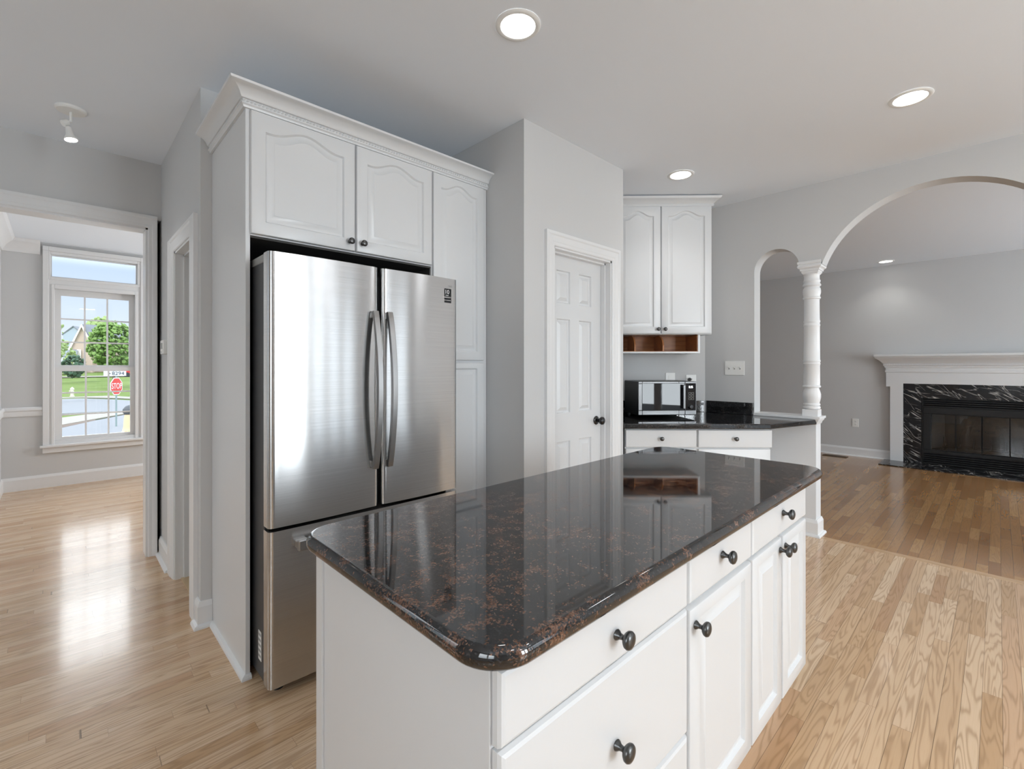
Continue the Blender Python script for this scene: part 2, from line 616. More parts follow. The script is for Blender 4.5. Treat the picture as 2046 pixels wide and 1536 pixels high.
def panel_loop(x0, x1, z0, z1, y, mrg, rise, n=18):
    """outline of a door panel seen from the front; the top edge is a cathedral curve when rise > 0"""
    a, b, c, d = x0 + mrg, x1 - mrg, z0 + mrg, z1 - mrg
    pts = [(a, y, c), (b, y, c)]
    for i in range(n + 1):
        s = 1 - i / n
        t = abs(2 * s - 1)
        k = 0.5 * (1 + math.cos(PI * min(t / 0.86, 1.0)))
        pts.append((a + (b - a) * s, y, d - rise + rise * k if rise else d))
    return pts


def raised_door(bm, x0, x1, z0, z1, yf, th=0.02, frame=0.055, rise=0.0, flat=False, edge=0.006):
    lo = [panel_loop(x0, x1, z0, z1, yf + th, 0, 0), panel_loop(x0, x1, z0, z1, yf + edge, 0, 0), panel_loop(x0, x1, z0, z1, yf + edge * 0.3, edge * 0.35, 0), panel_loop(x0, x1, z0, z1, yf, edge, 0)]
    if not flat:
        P = lambda y, g: panel_loop(x0 + frame, x1 - frame, z0 + frame, z1 - frame * 0.66, y, g, rise)
        lo += [P(yf, 0), P(yf + 0.004, 0.0025), P(yf + 0.010, 0.006), P(yf + 0.0105, 0.010), P(yf + 0.0025, 0.036), P(yf + 0.0015, 0.037), P(yf + 0.0015, 0.039)]
    loft(bm, lo)


def knob_mesh():
    bm = BM()
    lathe(bm, [(0.0085, 0), (0.0095, 0.0015), (0.0085, 0.004), (0.0055, 0.008), (0.0045, 0.013), (0.0060, 0.017), (0.0115, 0.019), (0.0150, 0.0225), (0.0158, 0.0265), (0.0140, 0.0300), (0.0085, 0.0325), (0.002, 0.0335)], (0, 0, 0), '-y', 20)
    o = finish('knob', bm, pewter, 50)
    me = o.data
    bpy.data.objects.remove(o)
    return me


KNOB = knob_mesh()


def knob(parent, x, y, z, s=1.0):
    o = bpy.data.objects.new('knob', KNOB)
    COL.objects.link(o)
    o.parent = parent
    o.location = Vector((x, y, z)) - BASE[parent]
    o.scale = (s, s, s)
    BASE[o] = BASE[parent]
    return o


def copy_tree(o, parent=None):
    c = o.copy()
    COL.objects.link(c)
    if parent:
        c.parent = parent
    BASE[c] = BASE.get(o)
    for ch in list(o.children):
        copy_tree(ch, c)
    return c


BASEBOARD = [(0, 0), (0.016, 0), (0.016, 0.105), (0.011, 0.118), (0.006, 0.130), (0, 0.130)]
SHOE = [(0.016, 0), (0.034, 0), (0.033, 0.008), (0.028, 0.016), (0.016, 0.020)]


def baseboard(name, path, shoe=True, h=1.0):
    bm = BM()
    sweep(bm, [(o, z * h) for o, z in BASEBOARD], path)
    if shoe:
        sweep(bm, SHOE, path)
    return struct(name, bm, trim_white)


# ------------------------------------------------------------------ floor and ceiling
ZC = 2.746
bm = BM()
box(bm, -2.0, 4.21, -3.6, 7.4, -0.1, 0)
struct('floor', bm, oak_floor)
bm = BM()
box(bm, 4.27, 8.8, -3.6, 5.2, -0.1, 0)
struct('floor_living', bm, oak_floor_brown)
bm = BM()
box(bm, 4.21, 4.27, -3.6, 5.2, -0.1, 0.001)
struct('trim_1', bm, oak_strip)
bm = BM()
box(bm, -2.0, 8.8, -3.6, 5.2, ZC, ZC + 0.12)
struct('ceiling', bm, ceil_paint)
bm = BM()
box(bm, -0.7, 3.3, 4.25, 7.4, 2.672, ZC - 0.001)
struct('ceiling_dining', bm, ceil_paint)
bm = BM()
box(bm, -3.2, 10.0, -4.6, 8.4, 2.95, 3.05)
struct('roof', bm, roof_grey)  # unseen slab with overhang, added to keep the sun off the windows

# ------------------------------------------------------------------ walls
wall_x('wall_hall', 0.517, 0.637, 2.82, 4.11, 0, ZC, [(3.055, 3.553, -1, 2.035)])
wall_y('wall_fridge', 0.637, 1.916, 2.82, 2.94, 0, ZC)
wall_x('wall_pantry_side', 1.916, 2.03, 2.0, 4.11, 0, ZC)
wall_y('wall_pantry', 1.916, 2.939, 1.888, 2.0, 0, ZC, [(2.175, 2.79, -1, 2.06)])
wall_x('wall_pantry_right', 2.82, 2.939, 2.0, 3.15, 0, ZC)
D45 = R(-45)
wall_y('wall_desk', -0.4, 1.675, 4.29, 4.41, 0, ZC, rot=D45)
wall_y('wall_header', -2.0, 3.3, 4.11, 4.25, 0, ZC, [(-0.38, 0.442, -1, 2.285), (0.494, 0.517, -1, 2.35)])
bm = BM()
box(bm, 0.442, 0.637, 4.2, 4.25, 0, 2.36)
struct('wall_header_back', bm, dark_gap)  # black backing added so the slot beside the casing stays dark
wall_x('wall_dining_left', -0.56, -0.44, 4.25, 7.228, 0, ZC)
wall_x('wall_dining_right', 3.2, 3.32, 4.25, 7.228, 0, ZC, [(5.0, 6.6, 0.75, 2.25)])
wall_y('wall_dining', -0.56, 3.32, 7.228, 7.36, 0, ZC, [(-0.072, 0.677, 2.305, 2.555), (-0.04, 0.655, 0.50, 2.18)])
wall_x('wall_left', -2.0, -1.9, -3.5, 4.11, 0, ZC, [(-1.85, 0.05, 0.9, 2.4), (2.6, 3.9, 0.5, 2.4)])
wall_y('wall_back', -2.0, 4.37, -3.5, -3.4, 0, ZC, [(1.15, 2.30, 0.03, 2.42), (2.48, 4.08, 0.45, 2.35)])
wall_y('wall_living_back', 4.37, 8.6, -3.5, -3.4, 0, ZC, [(5.1, 7.7, 0.5, 2.3)])
wall_x('wall_living', 8.426, 8.56, -3.4, 5.0, 0, ZC, [(-0.47, 0.76, 0.03, 0.93)])
wall_y('wall_living_front', 4.232, 8.56, 5.0, 5.12, 0, ZC)

# wall with the two arches, drawn in (y, z) and given its thickness
AXW = 4.232
pts = [(4.995, 0), (4.995, ZC), (-3.4, ZC), (-3.4, 0), (-0.345, 0)]
cy, cz_, rad = 0.300, 1.893, 0.682
a0 = math.asin((2.114 - cz_) / rad)
for i in range(41):
    t = PI - a0 - (PI - 2 * a0) * i / 40
    pts.append((cy + rad * math.cos(t), cz_ + rad * math.sin(t)))
pts.append((0.945, 2.150))
pts.append((1.100, 2.150))
for i in range(25):
    t = PI * i / 24
    pts.append((1.2675 - 0.1675 * math.cos(t), 2.117 + 0.1675 * math.sin(t)))
pts += [(1.435, 0.0)]
bm = BM()
prism(bm, [(AXW, y, z) for y, z in pts], (0.138, 0, 0))
struct('wall_arch', bm, wall_paint, smooth=30)
bm = BM()
box(bm, AXW, 4.37, 0.985, 1.435, 0, 0.903)
struct('wall_half', bm, half_wall_paint)
# moulded cap of the half wall
bm = BM()
box(bm, AXW - 0.026, 4.396, 0.955, 1.433, 0.914, 0.932)
sweep(bm, [(0, 0.868), (0.006, 0.872), (0.010, 0.888), (0.020, 0.902), (0.022, 0.914), (0, 0.914)], [(AXW, 1.433), (AXW, 0.985), (4.37, 0.985), (4.37, 1.433)])
struct('trim_2', bm, trim_white, smooth=40)
bm = BM()
sweep(bm, BASEBOARD, [(AXW, 1.10), (AXW, 0.985), (4.37, 0.985), (4.37, 1.433)])
sweep(bm, SHOE, [(AXW, 1.10), (AXW, 0.985), (4.37, 0.985), (4.37, 1.433)])
struct('baseboard_half_wall', bm, trim_white)

# ------------------------------------------------------------------ baseboards
baseboard('baseboard_hall', [(0.517, 4.10), (0.517, 3.70)])
baseboard('baseboard_corner', [(0.517, 2.885), (0.517, 2.82), (0.566, 2.82)])
bm = BM()
sweep(bm, [(o - 0.016, z) for o, z in SHOE], [(0.567, 2.815), (0.567, 2.217), (0.588, 2.217)])
struct('trim_3', bm, trim_white)
baseboard('baseboard_dining', [(-0.44, 4.3), (-0.44, 7.228), (3.2, 7.228)], False, 1.1)
baseboard('baseboard_living', [(8.426, 5.0), (8.426, 1.06)], True)
baseboard('baseboard_pantry', [(1.916, 2.2), (1.916, 1.888), (2.086, 1.888)])

# ------------------------------------------------------------------ casings
CASE = [(0, 0.0), (0.0, 0.085), (0.022, 0.085), (0.022, 0.068), (0.017, 0.060), (0.016, 0.030), (0.012, 0.022), (0.012, 0.006), (0.008, 0.0)]


def casing(bm, a0_, a1_, top, z0, frame):
    """profiled casing round an opening a0..a1 up to top; frame maps (along, out, z) to world"""
    for k in range(len(CASE)):
        pass
    rings = []
    for (al, z, da, dz) in ((a0_, z0, -1, 0), (a0_, top, -1, 1), (a1_, top, 1, 1), (a1_, z0, 1, 0)):
        rings.append([frame(al + da * w, o, z + dz * w) for o, w in CASE])
    loft(bm, rings)


bm = BM()
casing(bm, -0.38, 0.442, 2.285, 0.0, lambda a, o, z: (min(a, 0.494), 4.11 - o, z))
box(bm, 0.430, 0.444, 4.11, 4.25, 0, 2.285)
box(bm, -0.38, 0.442, 4.11, 4.25, 2.273, 2.287)
struct('trim_4', bm, trim_white, smooth=25)
bm = BM()
casing(bm, 3.055, 3.553, 2.035, 0.0, lambda a, o, z: (0.517 - o * 0.9, 2.885 if a < 2.98 else (3.70 if a > 3.63 else a), z))
box(bm, 0.515, 0.639, 3.541, 3.555, 0, 2.035)
box(bm, 0.515, 0.639, 3.053, 3.067, 0, 2.035)
box(bm, 0.515, 0.639, 3.055, 3.553, 2.022, 2.037)
box(bm, 0.560, 0.595, 3.529, 3.543, 0, 2.022)
box(bm, 0.560, 0.595, 3.065, 3.079, 0, 2.022)
box(bm, 0.560, 0.595, 3.067, 3.541, 2.010, 2.024)
struct('trim_5', bm, trim_white, smooth=25)
bm = BM()
box(bm, 0.545, 0.62, 3.07, 3.54, 0.0, 0.006)
struct('trim_6', bm, brown_tile)
bm = BM()
casing(bm, 2.175, 2.79, 2.06, 0.0, lambda a, o, z: (a, 1.888 - o, z))
box(bm, 2.175, 2.187, 1.887, 2.0, 0, 2.06)
box(bm, 2.778, 2.790, 1.887, 2.0, 0, 2.06)
box(bm, 2.175, 2.79, 1.887, 2.0, 2.048, 2.06)
box(bm, 2.768, 2.780, 1.930, 1.963, 0, 2.05)
box(bm, 2.185, 2.197, 1.930, 1.963, 0, 2.05)
box(bm, 2.185, 2.78, 1.930, 1.963, 2.037, 2.05)
struct('trim_7', bm, trim_white, smooth=25)

# ------------------------------------------------------------------ pantry door
bm = BM()
xs = [2.189, 2.292, 2.428, 2.522, 2.660, 2.776]
zs = [0.012, 0.235, 0.835, 1.020, 1.632, 1.735, 1.945, 2.045]
panels = [(xs[i], xs[i + 1], zs[j], zs[j + 1]) for i in (1, 3) for j in (1, 3, 5)]
wall_cells(bm, xs[0], xs[-1], zs[0], zs[-1], panels, lambda b, a, c, d, e_: box(b, a, c, 1.965, 1.998, d, e_))
for (a, b_, c, d) in panels:
    lo = []
    for y, g in ((1.9655, 0), (1.976, 0.005), (1.9775, 0.016), (1.9675, 0.036), (1.967, 0.038)):
        lo.append([(a + g, y, c + g), (b_ - g, y, c + g), (b_ - g, y, d - g), (a + g, y, d - g)])
    rings = [[bm.verts.new(p) for p in l] for l in lo]
    for r1, r2 in zip(rings, rings[1:]):
        for i in range(4):
            bm.faces.new((r1[i], r1[(i + 1) % 4], r2[(i + 1) % 4], r2[i]))
    bm.faces.new(rings[-1])
    box(bm, a, b_, 1.985, 1.997, c, d)
dr = struct('door_1', bm, cab_white, 'white six panel pantry door with a black knob', 'door')
bm = BM()
lathe(bm, [(0.030, 0), (0.031, 0.003), (0.027, 0.008), (0.012, 0.012), (0.010, 0.028), (0.014, 0.034), (0.024, 0.040), (0.028, 0.050), (0.026, 0.060), (0.016, 0.067), (0.003, 0.069)], (2.715, 1.965, 0.945), '-y', 24)
part('knob', bm, black_gloss, dr, 50, label='black round door knob')
# door leaf in the hall doorway, shade painted in as grey, and its strike plate
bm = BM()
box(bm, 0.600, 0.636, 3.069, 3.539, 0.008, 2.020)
d2 = struct('door_2', bm, plastic_grey, 'door set back in the hall doorway with its shade painted in as grey', 'door')
bm = BM()
box(bm, 0.604, 0.6075, 3.5285, 3.5300, 0.985, 1.045)
box(bm, 0.592, 0.600, 3.520, 3.529, 0.985, 1.045)
part('strike_plate', bm, black_metal, d2)

# ------------------------------------------------------------------ dining room window, crown, chair rail
bm = BM()
holes = [(-0.072, 0.677, 2.305, 2.555), (-0.04, 0.655, 0.50, 2.18)]
wall_cells(bm, -0.133, 0.765, 0.46, 2.634, holes, lambda b, a, c, d, e_: box(b, a, c, 7.212, 7.2275, d, e_))
win = struct('window_1', bm, trim_white, 'white double hung window with a transom over it', 'window')
bm = BM()
wall_cells(bm, -0.133, 0.765, 0.46, 2.634, [(-0.085, 0.705, 0.0, 2.585)], lambda b, a, c, d, e_: box(b, a, c, 7.196, 7.212, d, e_))
wall_cells(bm, -0.085, 0.705, 2.275, 2.585, [(-0.072, 0.677, 2.305, 2.555)], lambda b, a, c, d, e_: box(b, a, c, 7.203, 7.212, d, e_))
wall_cells(bm, -0.066, 0.685, 0.46, 2.225, [(-0.04, 0.655, 0.40, 2.18)], lambda b, a, c, d, e_: box(b, a, c, 7.203, 7.212, d, e_))
part('casing', bm, trim_white, win, bev=0.004)
bm = BM()
box(bm, -0.155, 0.795, 7.160, 7.228, 0.438, 0.462)
box(bm, -0.135, 0.770, 7.196, 7.228, 0.375, 0.438)
part('sill', bm, trim_white, win, bev=0.004)


def sash(name, x0, x1, z0, z1, gx0, gx1, gz0, gz1, y0, y1):
    b = BM()
    wall_cells(b, x0, x1, z0, z1, [(gx0, gx1, gz0, gz1)], lambda q, a, c, d, e_: box(q, a, c, y0, y1, d, e_))
    s_ = part(name, b, trim_white, win)
    b = BM()
    ym = (y0 + y1) / 2
    for k in (1, 2):
        xm = gx0 + (gx1 - gx0) * k / 3
        box(b, xm - 0.008, xm + 0.008, ym - 0.009, ym + 0.009, gz0, gz1)
        zm = gz0 + (gz1 - gz0) * k / 3
        box(b, gx0, gx1, ym - 0.0085, ym + 0.0085, zm - 0.008, zm + 0.008)
    part('muntins', b, trim_white, s_)
    b = BM()
    box(b, gx0, gx1, ym - 0.002, ym + 0.002, gz0, gz1)
    part('pane', b, clear_glass, s_)


sash('upper_sash', -0.040, 0.655, 1.290, 2.18, 0.012, 0.603, 1.335, 2.115, 7.290, 7.325)
sash('lower_sash', -0.040, 0.655, 0.50, 1.318, 0.020, 0.612, 0.535, 1.268, 7.250, 7.285)
bm = BM()
wall_cells(bm, -0.072, 0.677, 2.305, 2.555, [(-0.060, 0.665, 2.317, 2.543)], lambda q, a, c, d, e_: box(q, a, c, 7.255, 7.29, d, e_))
ts = part('transom_sash', bm, trim_white, win)
bm = BM()
box(bm, -0.060, 0.665, 7.27, 7.274, 2.317, 2.543)
part('pane', bm, clear_glass, ts)
bm = BM()
CROWN = [(0, 2.535), (0.010, 2.535), (0.014, 2.555), (0.026, 2.572), (0.040, 2.600), (0.068, 2.625), (0.090, 2.640), (0.095, 2.655), (0.105, 2.671), (0, 2.671)]
sweep(bm, CROWN, [(-0.44, 4.3), (-0.44, 7.228), (-0.150, 7.228)])
struct('trim_8', bm, trim_white, smooth=35)
bm = BM()
RAIL = [(0, 0.787), (0.012, 0.787), (0.016, 0.800), (0.016, 0.838), (0.028, 0.850), (0.028, 0.868), (0.018, 0.885), (0, 0.885)]
sweep(bm, RAIL, [(-0.44, 4.3), (-0.44, 7.228), (-0.134, 7.228)])
struct('trim_9', bm, trim_white, smooth=30)

# ------------------------------------------------------------------ windows behind the camera and in the living room
def plain_window(name, horiz, a0_, a1_, z0, z1, pos, mull):
    b = BM()
    hs = []
    n = mull
    w = (a1_ - a0_) / n
    for k in range(n):
        hs.append((a0_ + k * w + 0.07, a0_ + (k + 1) * w - 0.07, z0 + 0.05, z1 - 0.05))
    mk = (lambda q, a, c, d, e_: box(q, a, c, pos - 0.03, pos + 0.03, d, e_)) if horiz else (lambda q, a, c, d, e_: box(q, pos - 0.03, pos + 0.03, a, c, d, e_))
    wall_cells(b, a0_, a1_, z0, z1, hs, mk)
    o = struct(name, b, trim_white)
    b = BM()
    for h in hs:
        if horiz:
            box(b, h[0], h[1], pos - 0.003, pos + 0.003, h[2], h[3])
        else:
            box(b, pos - 0.003, pos + 0.003, h[0], h[1], h[2], h[3])
    part('pane', b, clear_glass, o)


plain_window('window_2', True, 1.15, 2.30, 0.03, 2.42, -3.45, 2)
plain_window('window_3', True, 2.48, 4.08, 0.45, 2.35, -3.45, 3)
plain_window('window_4', False, -1.85, 0.05, 0.9, 2.4, -1.95, 2)
plain_window('added_hall_window', False, 2.6, 3.9, 0.5, 2.4, -1.95, 2)  # opening added out of view for the hall fill light
plain_window('window_5', True, 5.1, 7.7, 0.5, 2.3, -3.45, 3)
plain_window('window_6', False, 5.0, 6.6, 0.75, 2.25, 3.26, 2)

# ------------------------------------------------------------------ refrigerator
fr = thing('refrigerator', 'stainless steel french door refrigerator with a bottom freezer drawer', 'refrigerator', (1.05, 2.30, 0))
bm = BM()
box(bm, 0.600, 1.496, 2.072, 2.76, 0.035, 1.752)
part('body', bm, fridge_grey, fr, bev=0.004)
bm = BM()
box(bm, 0.610, 1.490, 2.055, 2.073, 0.09, 1.745)
part('gasket', bm, dark_gap, fr)


def fridge_door(name, x0, x1, z0, z1):
    b = BM()
    prof = [(x0, 2.056), (x0, 2.020)]
    rr = 0.024
    for i in range(7):
        t = PI / 2 * i / 6
        prof.append((x0 + rr - rr * math.cos(t), 2.010 - 0.018 * math.sin(t)))
    for i in range(1, 16):
        s = i / 16
        prof.append((x0 + rr + (x1 - x0 - 2 * rr) * s, 1.992 - 0.0065 * math.sin(PI * s)))
    for i in range(7):
        t = PI / 2 * (1 - i / 6)
        prof.append((x1 - rr + rr * math.cos(t), 2.010 - 0.018 * math.sin(t)))
    prof += [(x1, 2.020), (x1, 2.056)]
    loft(b, [[(x, y, z) for x, y in prof] for z in (z0, z1)])
    return part(name, b, steel, fr, 40)


FD1 = fridge_door('door', 0.592, 1.064, 0.682, 1.782)
FD2 = fridge_door('door', 1.082, 1.520, 0.682, 1.782)
FD3 = fridge_door('freezer_drawer', 0.592, 1.520, 0.045, 0.668)


def bow(x0, x1, parent):
    b = BM()
    lo = []
    for i in range(25):
        t = i / 24
        z = 0.858 + (1.578 - 0.858) * t
        k = math.sin(PI * t) ** 0.8
        yo = 1.974 - 0.046 * k
        th = 0.020
        lo.append([(x0, yo - th / 2, z), (x1, yo - th / 2, z), (x1, yo + th / 2, z), (x0, yo + th / 2, z)])
    loft(b, lo)
    box(b, x0 + 0.003, x1 - 0.003, 1.962, 1.994, 0.862, 0.890)
    box(b, x0 + 0.003, x1 - 0.003, 1.962, 1.994, 1.546, 1.574)
    part('handle', b, handle_steel, parent, bev=0.0025, label='bowed vertical steel door handle')


bow(1.024, 1.050, FD1)
bow(1.096, 1.122, FD2)
bm = BM()
box(bm, 0.690, 1.420, 1.944, 1.968, 0.582, 0.626)
box(bm, 0.690, 0.735, 1.960, 1.992, 0.588, 0.620)
box(bm, 1.375, 1.420, 1.960, 1.992, 0.588, 0.620)
part('handle', bm, handle_steel, FD3, bev=0.005, label='horizontal steel drawer handle')
bm = BM()
box(bm, 0.600, 0.680, 2.01, 2.30, 1.752, 1.786)
part('hinge_cover', bm, plastic_grey, fr, bev=0.005)
bm = BM()
box(bm, 1.420, 1.496, 2.06, 2.30, 1.752, 1.780)
part('hinge_cover', bm, plastic_grey, fr, bev=0.005)
bm = BM()
box(bm, 0.63, 1.48, 2.10, 2.13, 0.0, 0.05)
part('kick_grille', bm, dark_gap, fr)
for xx in (0.650, 1.45):
    bm = BM()
    lathe(bm, [(0.022, 0), (0.022, 0.012), (0.012, 0.014), (0.012, 0.05)], (xx, 2.07, 0), 'z', 14)
    part('foot', bm, black_plastic, fr, 40)
bm = BM()
box(bm, 1.421, 1.476, 1.9888, 1.9925, 1.655, 1.728)
bd = part('badge', bm, black_gloss, FD2, label='black warranty badge reading 10')
text('badge_number', '10', 0.030, (1.4485, 1.9884, 1.710), (PI / 2, 0, 0), print_white, bd)
text('badge_lettering', 'YEAR', 0.0085, (1.4485, 1.9884, 1.6925), (PI / 2, 0, 0), print_white, bd)
text('badge_lettering', 'WARRANTY', 0.0092, (1.4485, 1.9884, 1.6825), (PI / 2, 0, 0), print_white, bd)
text('badge_lettering', 'DIGITAL INVERTER', 0.0055, (1.4485, 1.9884, 1.6675), (PI / 2, 0, 0), print_white, bd)
text('nameplate', 'SAMSUNG', 0.0155, (1.448, 1.9900, 1.741), (PI / 2, 0, 0), steel_print, FD2)
bm = BM()
box(bm, 0.5988, 0.6003, 2.112, 2.150, 0.105, 0.225)
sl = part('side_label', bm, label_white, fr, label='white rating sticker')
bm = BM()
for k in range(5):
    box(bm, 0.5982, 0.5990, 2.116, 2.146, 0.118 + k * 0.022, 0.128 + k * 0.022)
part('sticker_print', bm, print_grey, sl)

# ------------------------------------------------------------------ cabinets round the refrigerator
CY = 2.215
fc = thing('refrigerator_cabinet', 'white cabinet with two arched doors over the steel refrigerator', 'cabinet', (1.03, 2.5, 0))
bm = BM()
box(bm, 0.567, 0.5850, CY, 2.82, 0.0, 2.4195)
solo('cabinet_end_panel', bm, cab_white, 'tall white end panel left of the steel refrigerator', 'panel', (0.576, 2.5, 0), bev=0.0015)
bm = BM()
box(bm, 0.5855, 1.503, CY, 2.815, 1.885, 2.4195)
part('carcass', bm, cab_white, fc)
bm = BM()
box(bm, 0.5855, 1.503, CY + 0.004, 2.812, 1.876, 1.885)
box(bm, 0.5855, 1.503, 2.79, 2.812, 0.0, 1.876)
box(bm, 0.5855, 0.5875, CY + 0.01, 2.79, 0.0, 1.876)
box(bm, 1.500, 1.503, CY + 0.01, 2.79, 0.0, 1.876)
struct('wall_alcove_shade', bm, alcove_shade)  # lining that carries the alcove's shade in its colour
bm = BM()
raised_door(bm, 0.584, 1.047, 1.890, 2.415, CY - 0.02, rise=0.042, frame=0.056)
d = part('door', bm, cab_white, fc, 30)
knob(d, 1.018, CY - 0.02, 1.932)
bm = BM()
raised_door(bm, 1.055, 1.499, 1.890, 2.415, CY - 0.02, rise=0.042, frame=0.056)
d = part('door', bm, cab_white, fc, 30)
knob(d, 1.083, CY - 0.02, 1.932)

pc = thing('pantry_cabinet', 'tall narrow white cabinet at the right side of the refrigerator', 'cabinet', (1.71, 2.5, 0))
bm = BM()
box(bm, 1.5035, 1.912, CY, 2.815, 0.10, 2.4195)
box(bm, 1.5035, 1.912, CY + 0.07, 2.815, 0.0, 0.10)
part('carcass', bm, cab_white, pc)
bm = BM()
raised_door(bm, 1.508, 1.877, 1.360, 2.415, CY - 0.02, rise=0.040, frame=0.052)
part('door', bm, cab_white, pc, 30, label='upper door with an arched panel')
bm = BM()
raised_door(bm, 1.508, 1.877, 0.115, 1.346, CY - 0.02, frame=0.052)
part('door', bm, cab_white, pc, 30, label='lower door with a square panel')

bm = BM()
path = [(0.567, 2.82), (0.567, CY), (1.9155, CY)]
PR = [(0, 2.420), (0.010, 2.420), (0.012, 2.428), (0.018, 2.433), (0.018, 2.438), (0.013, 2.440), (0.013, 2.452), (0.020, 2.454), (0.024, 2.460), (0.028, 2.470), (0.038, 2.482), (0.053, 2.491), (0.062, 2.494), (0.070, 2.497), (0.072, 2.506), (0, 2.506)]
sweep(bm, PR, path)
mc = solo('crown_molding', bm, cab_white, 'white crown moulding with a beaded band along the refrigerator cabinets', 'moulding', (1.2, CY, 2.42), smooth=28)
BASE[mc] = Vector((1.2, CY, 2.42))
bm = BM()
random.seed(3)
def bead(b, x, y, nx, ny):
    tx, ty = -ny, nx
    lo = []
    for s, r in ((-1, 0.001), (-0.5, 0.0042), (0, 0.0052), (0.5, 0.0042), (1, 0.001)):
        ring = []
        for k in range(6):
            a = 2 * PI * k / 6
            u = math.cos(a) * r
            ring.append((x + tx * s * 0.0065 + nx * u, y + ty * s * 0.0065 + ny * u, 2.446 + math.sin(a) * r + s * 0.003))
        lo.append(ring)
    loft(b, lo)
for k in range(88):
    bead(bm, 0.558 + k * 0.0154, CY - 0.0135, 0, -1)
for k in range(38):
    bead(bm, 0.567 - 0.0135, CY + 0.004 + k * 0.0156, -1, 0)
part('bead_band', bm, cab_white, mc, 60)

# ------------------------------------------------------------------ kitchen island
YI = 0.515     # front plane of the drawer and door faces


def island_unit(name, label, x0, x1):
    t = thing(name, label, 'cabinet', ((x0 + x1) / 2, 0.86, 0))
    b = BM()
    box(b, x0, x1, YI + 0.02, 1.185, 0.15, 0.876)
    box(b, x0 + (0.0 if x0 > 0.5 else 0.02), x1, YI + 0.09, 1.16, 0.0, 0.15)
    part('carcass', b, cab_white, t)
    return t


u1 = island_unit('drawer_cabinet', 'island cabinet of wide white drawers nearest to the camera', 0.489, 1.0875)
bm = BM()
box(bm, 0.470, 0.4885, YI + 0.022, 1.185, 0.0, 0.876)
sp = part('side_panel', bm, cab_white, u1, bev=0.001)
bm = BM()
box(bm, 0.464, 0.470, 1.155, 1.190, 0.0, 0.876)
part('corner_stile', bm, cab_white, u1, bev=0.001)
for z0, z1, kz in ((0.750, 0.868, 0.806), (0.450, 0.744, 0.592), (0.177, 0.443, 0.31)):
    bm = BM()
    raised_door(bm, 0.474, 1.083, z0, z1, YI, flat=True, edge=0.009)
    d = part('drawer', bm, cab_white, u1, 20)
    knob(d, 0.778, YI, kz, 1.12)
u2 = island_unit('single_door_cabinet', 'island cabinet with one door and one drawer between the drawer stack and double doors', 1.088, 1.5025)
bm = BM()
raised_door(bm, 1.092, 1.498, 0.750, 0.868, YI, flat=True, edge=0.009)
d = part('drawer', bm, cab_white, u2, 20)
knob(d, 1.280, YI, 0.821, 1.12)
bm = BM()
raised_door(bm, 1.092, 1.498, 0.177, 0.737, YI, frame=0.052)
d = part('door', bm, cab_white, u2, 30)
knob(d, 1.120, YI, 0.694, 1.12)
u3 = island_unit('double_door_cabinet', 'island cabinet with a drawer over two narrow doors at the far end', 1.503, 2.075)
bm = BM()
raised_door(bm, 1.507, 2.072, 0.750, 0.868, YI, flat=True, edge=0.009)
d = part('drawer', bm, cab_white, u3, 20)
knob(d, 1.790, YI, 0.822, 1.12)
bm = BM()
raised_door(bm, 1.507, 1.781, 0.177, 0.740, YI, frame=0.050)
d = part('door', bm, cab_white, u3, 30)
knob(d, 1.760, YI, 0.703, 1.12)
bm = BM()
raised_door(bm, 1.796, 2.072, 0.177, 0.740, YI, frame=0.050)
d = part('door', bm, cab_white, u3, 30)
knob(d, 1.815, YI, 0.703, 1.12)

bm = BM()


def rrect(x0, x1, y0, y1, r, off, z, n=12):
    pts_ = []
    for cx_, cy_, a in ((x1 - r, y1 - r, 0), (x0 + r, y1 - r, 90), (x0 + r, y0 + r, 180), (x1 - r, y0 + r, 270)):
        for i in range(n + 1):
            t = R(a + 90 * i / n)
            pts_.append((cx_ + (r - off) * math.cos(t), cy_ + (r - off) * math.sin(t), z))
    return pts_


lo = []
for i in range(11):
    t = PI * i / 10
    lo.append((0.016 * (1 - math.sin(t)) , 0.895 - 0.019 * math.cos(t)))
loops = [rrect(0.428, 2.252, 0.484, 1.230, 0.085, o, z) for o, z in lo]
loft(bm, loops)
ict = solo('island_countertop', bm, granite_brown, 'polished brown and black granite top on the white island', 'countertop', (1.34, 0.86, 0.876), smooth=60)
wn_ = ict.modifiers.new('weighted', 'WEIGHTED_NORMAL')
wn_.weight = 100
wn_.keep_sharp = False

# ------------------------------------------------------------------ desk corner (drawn in its own frame: along, away, up)
TD = R(-45)
for nm, lab, x0, x1, dx0, dx1 in (('desk_cabinet', 'white desk cabinet under the microwave beside the pantry wall', 0.762, 1.2825, 0.766, 1.277), ('desk_cabinet', 'white desk cabinet under the clear end of the black counter', 1.283, 1.822, 1.291, 1.820)):
    t = thing(nm, lab, 'cabinet', ((x0 + x1) / 2, 3.8, 0), TD, 'base cabinets of the desk corner')
    bm = BM()
    box(bm, x0, x1 if x1 < 1.3 else 1.812, 3.447, 3.98, 0.10, 0.870)
    box(bm, x0, x1 if x1 < 1.3 else 1.812, 3.52, 3.98, 0.0, 0.10)
    part('carcass', bm, cab_white, t)
    bm = BM()
    raised_door(bm, dx0, dx1, 0.735, 0.862, 3.427, flat=True, edge=0.004)
    d = part('drawer', bm, cab_white, t, 20)
    knob(d, (dx0 + dx1) / 2, 3.427, 0.800)
    bm = BM()
    raised_door(bm, dx0, dx1 - 0.012, 0.13, 0.724, 3.427, flat=True, edge=0.004)
    part('door', bm, cab_white, t, 30)

ct = thing('desk_countertop', 'black granite desk counter with a low backsplash in the corner', 'countertop', (1.3, 3.8, 0.872), TD)
bm = BM()


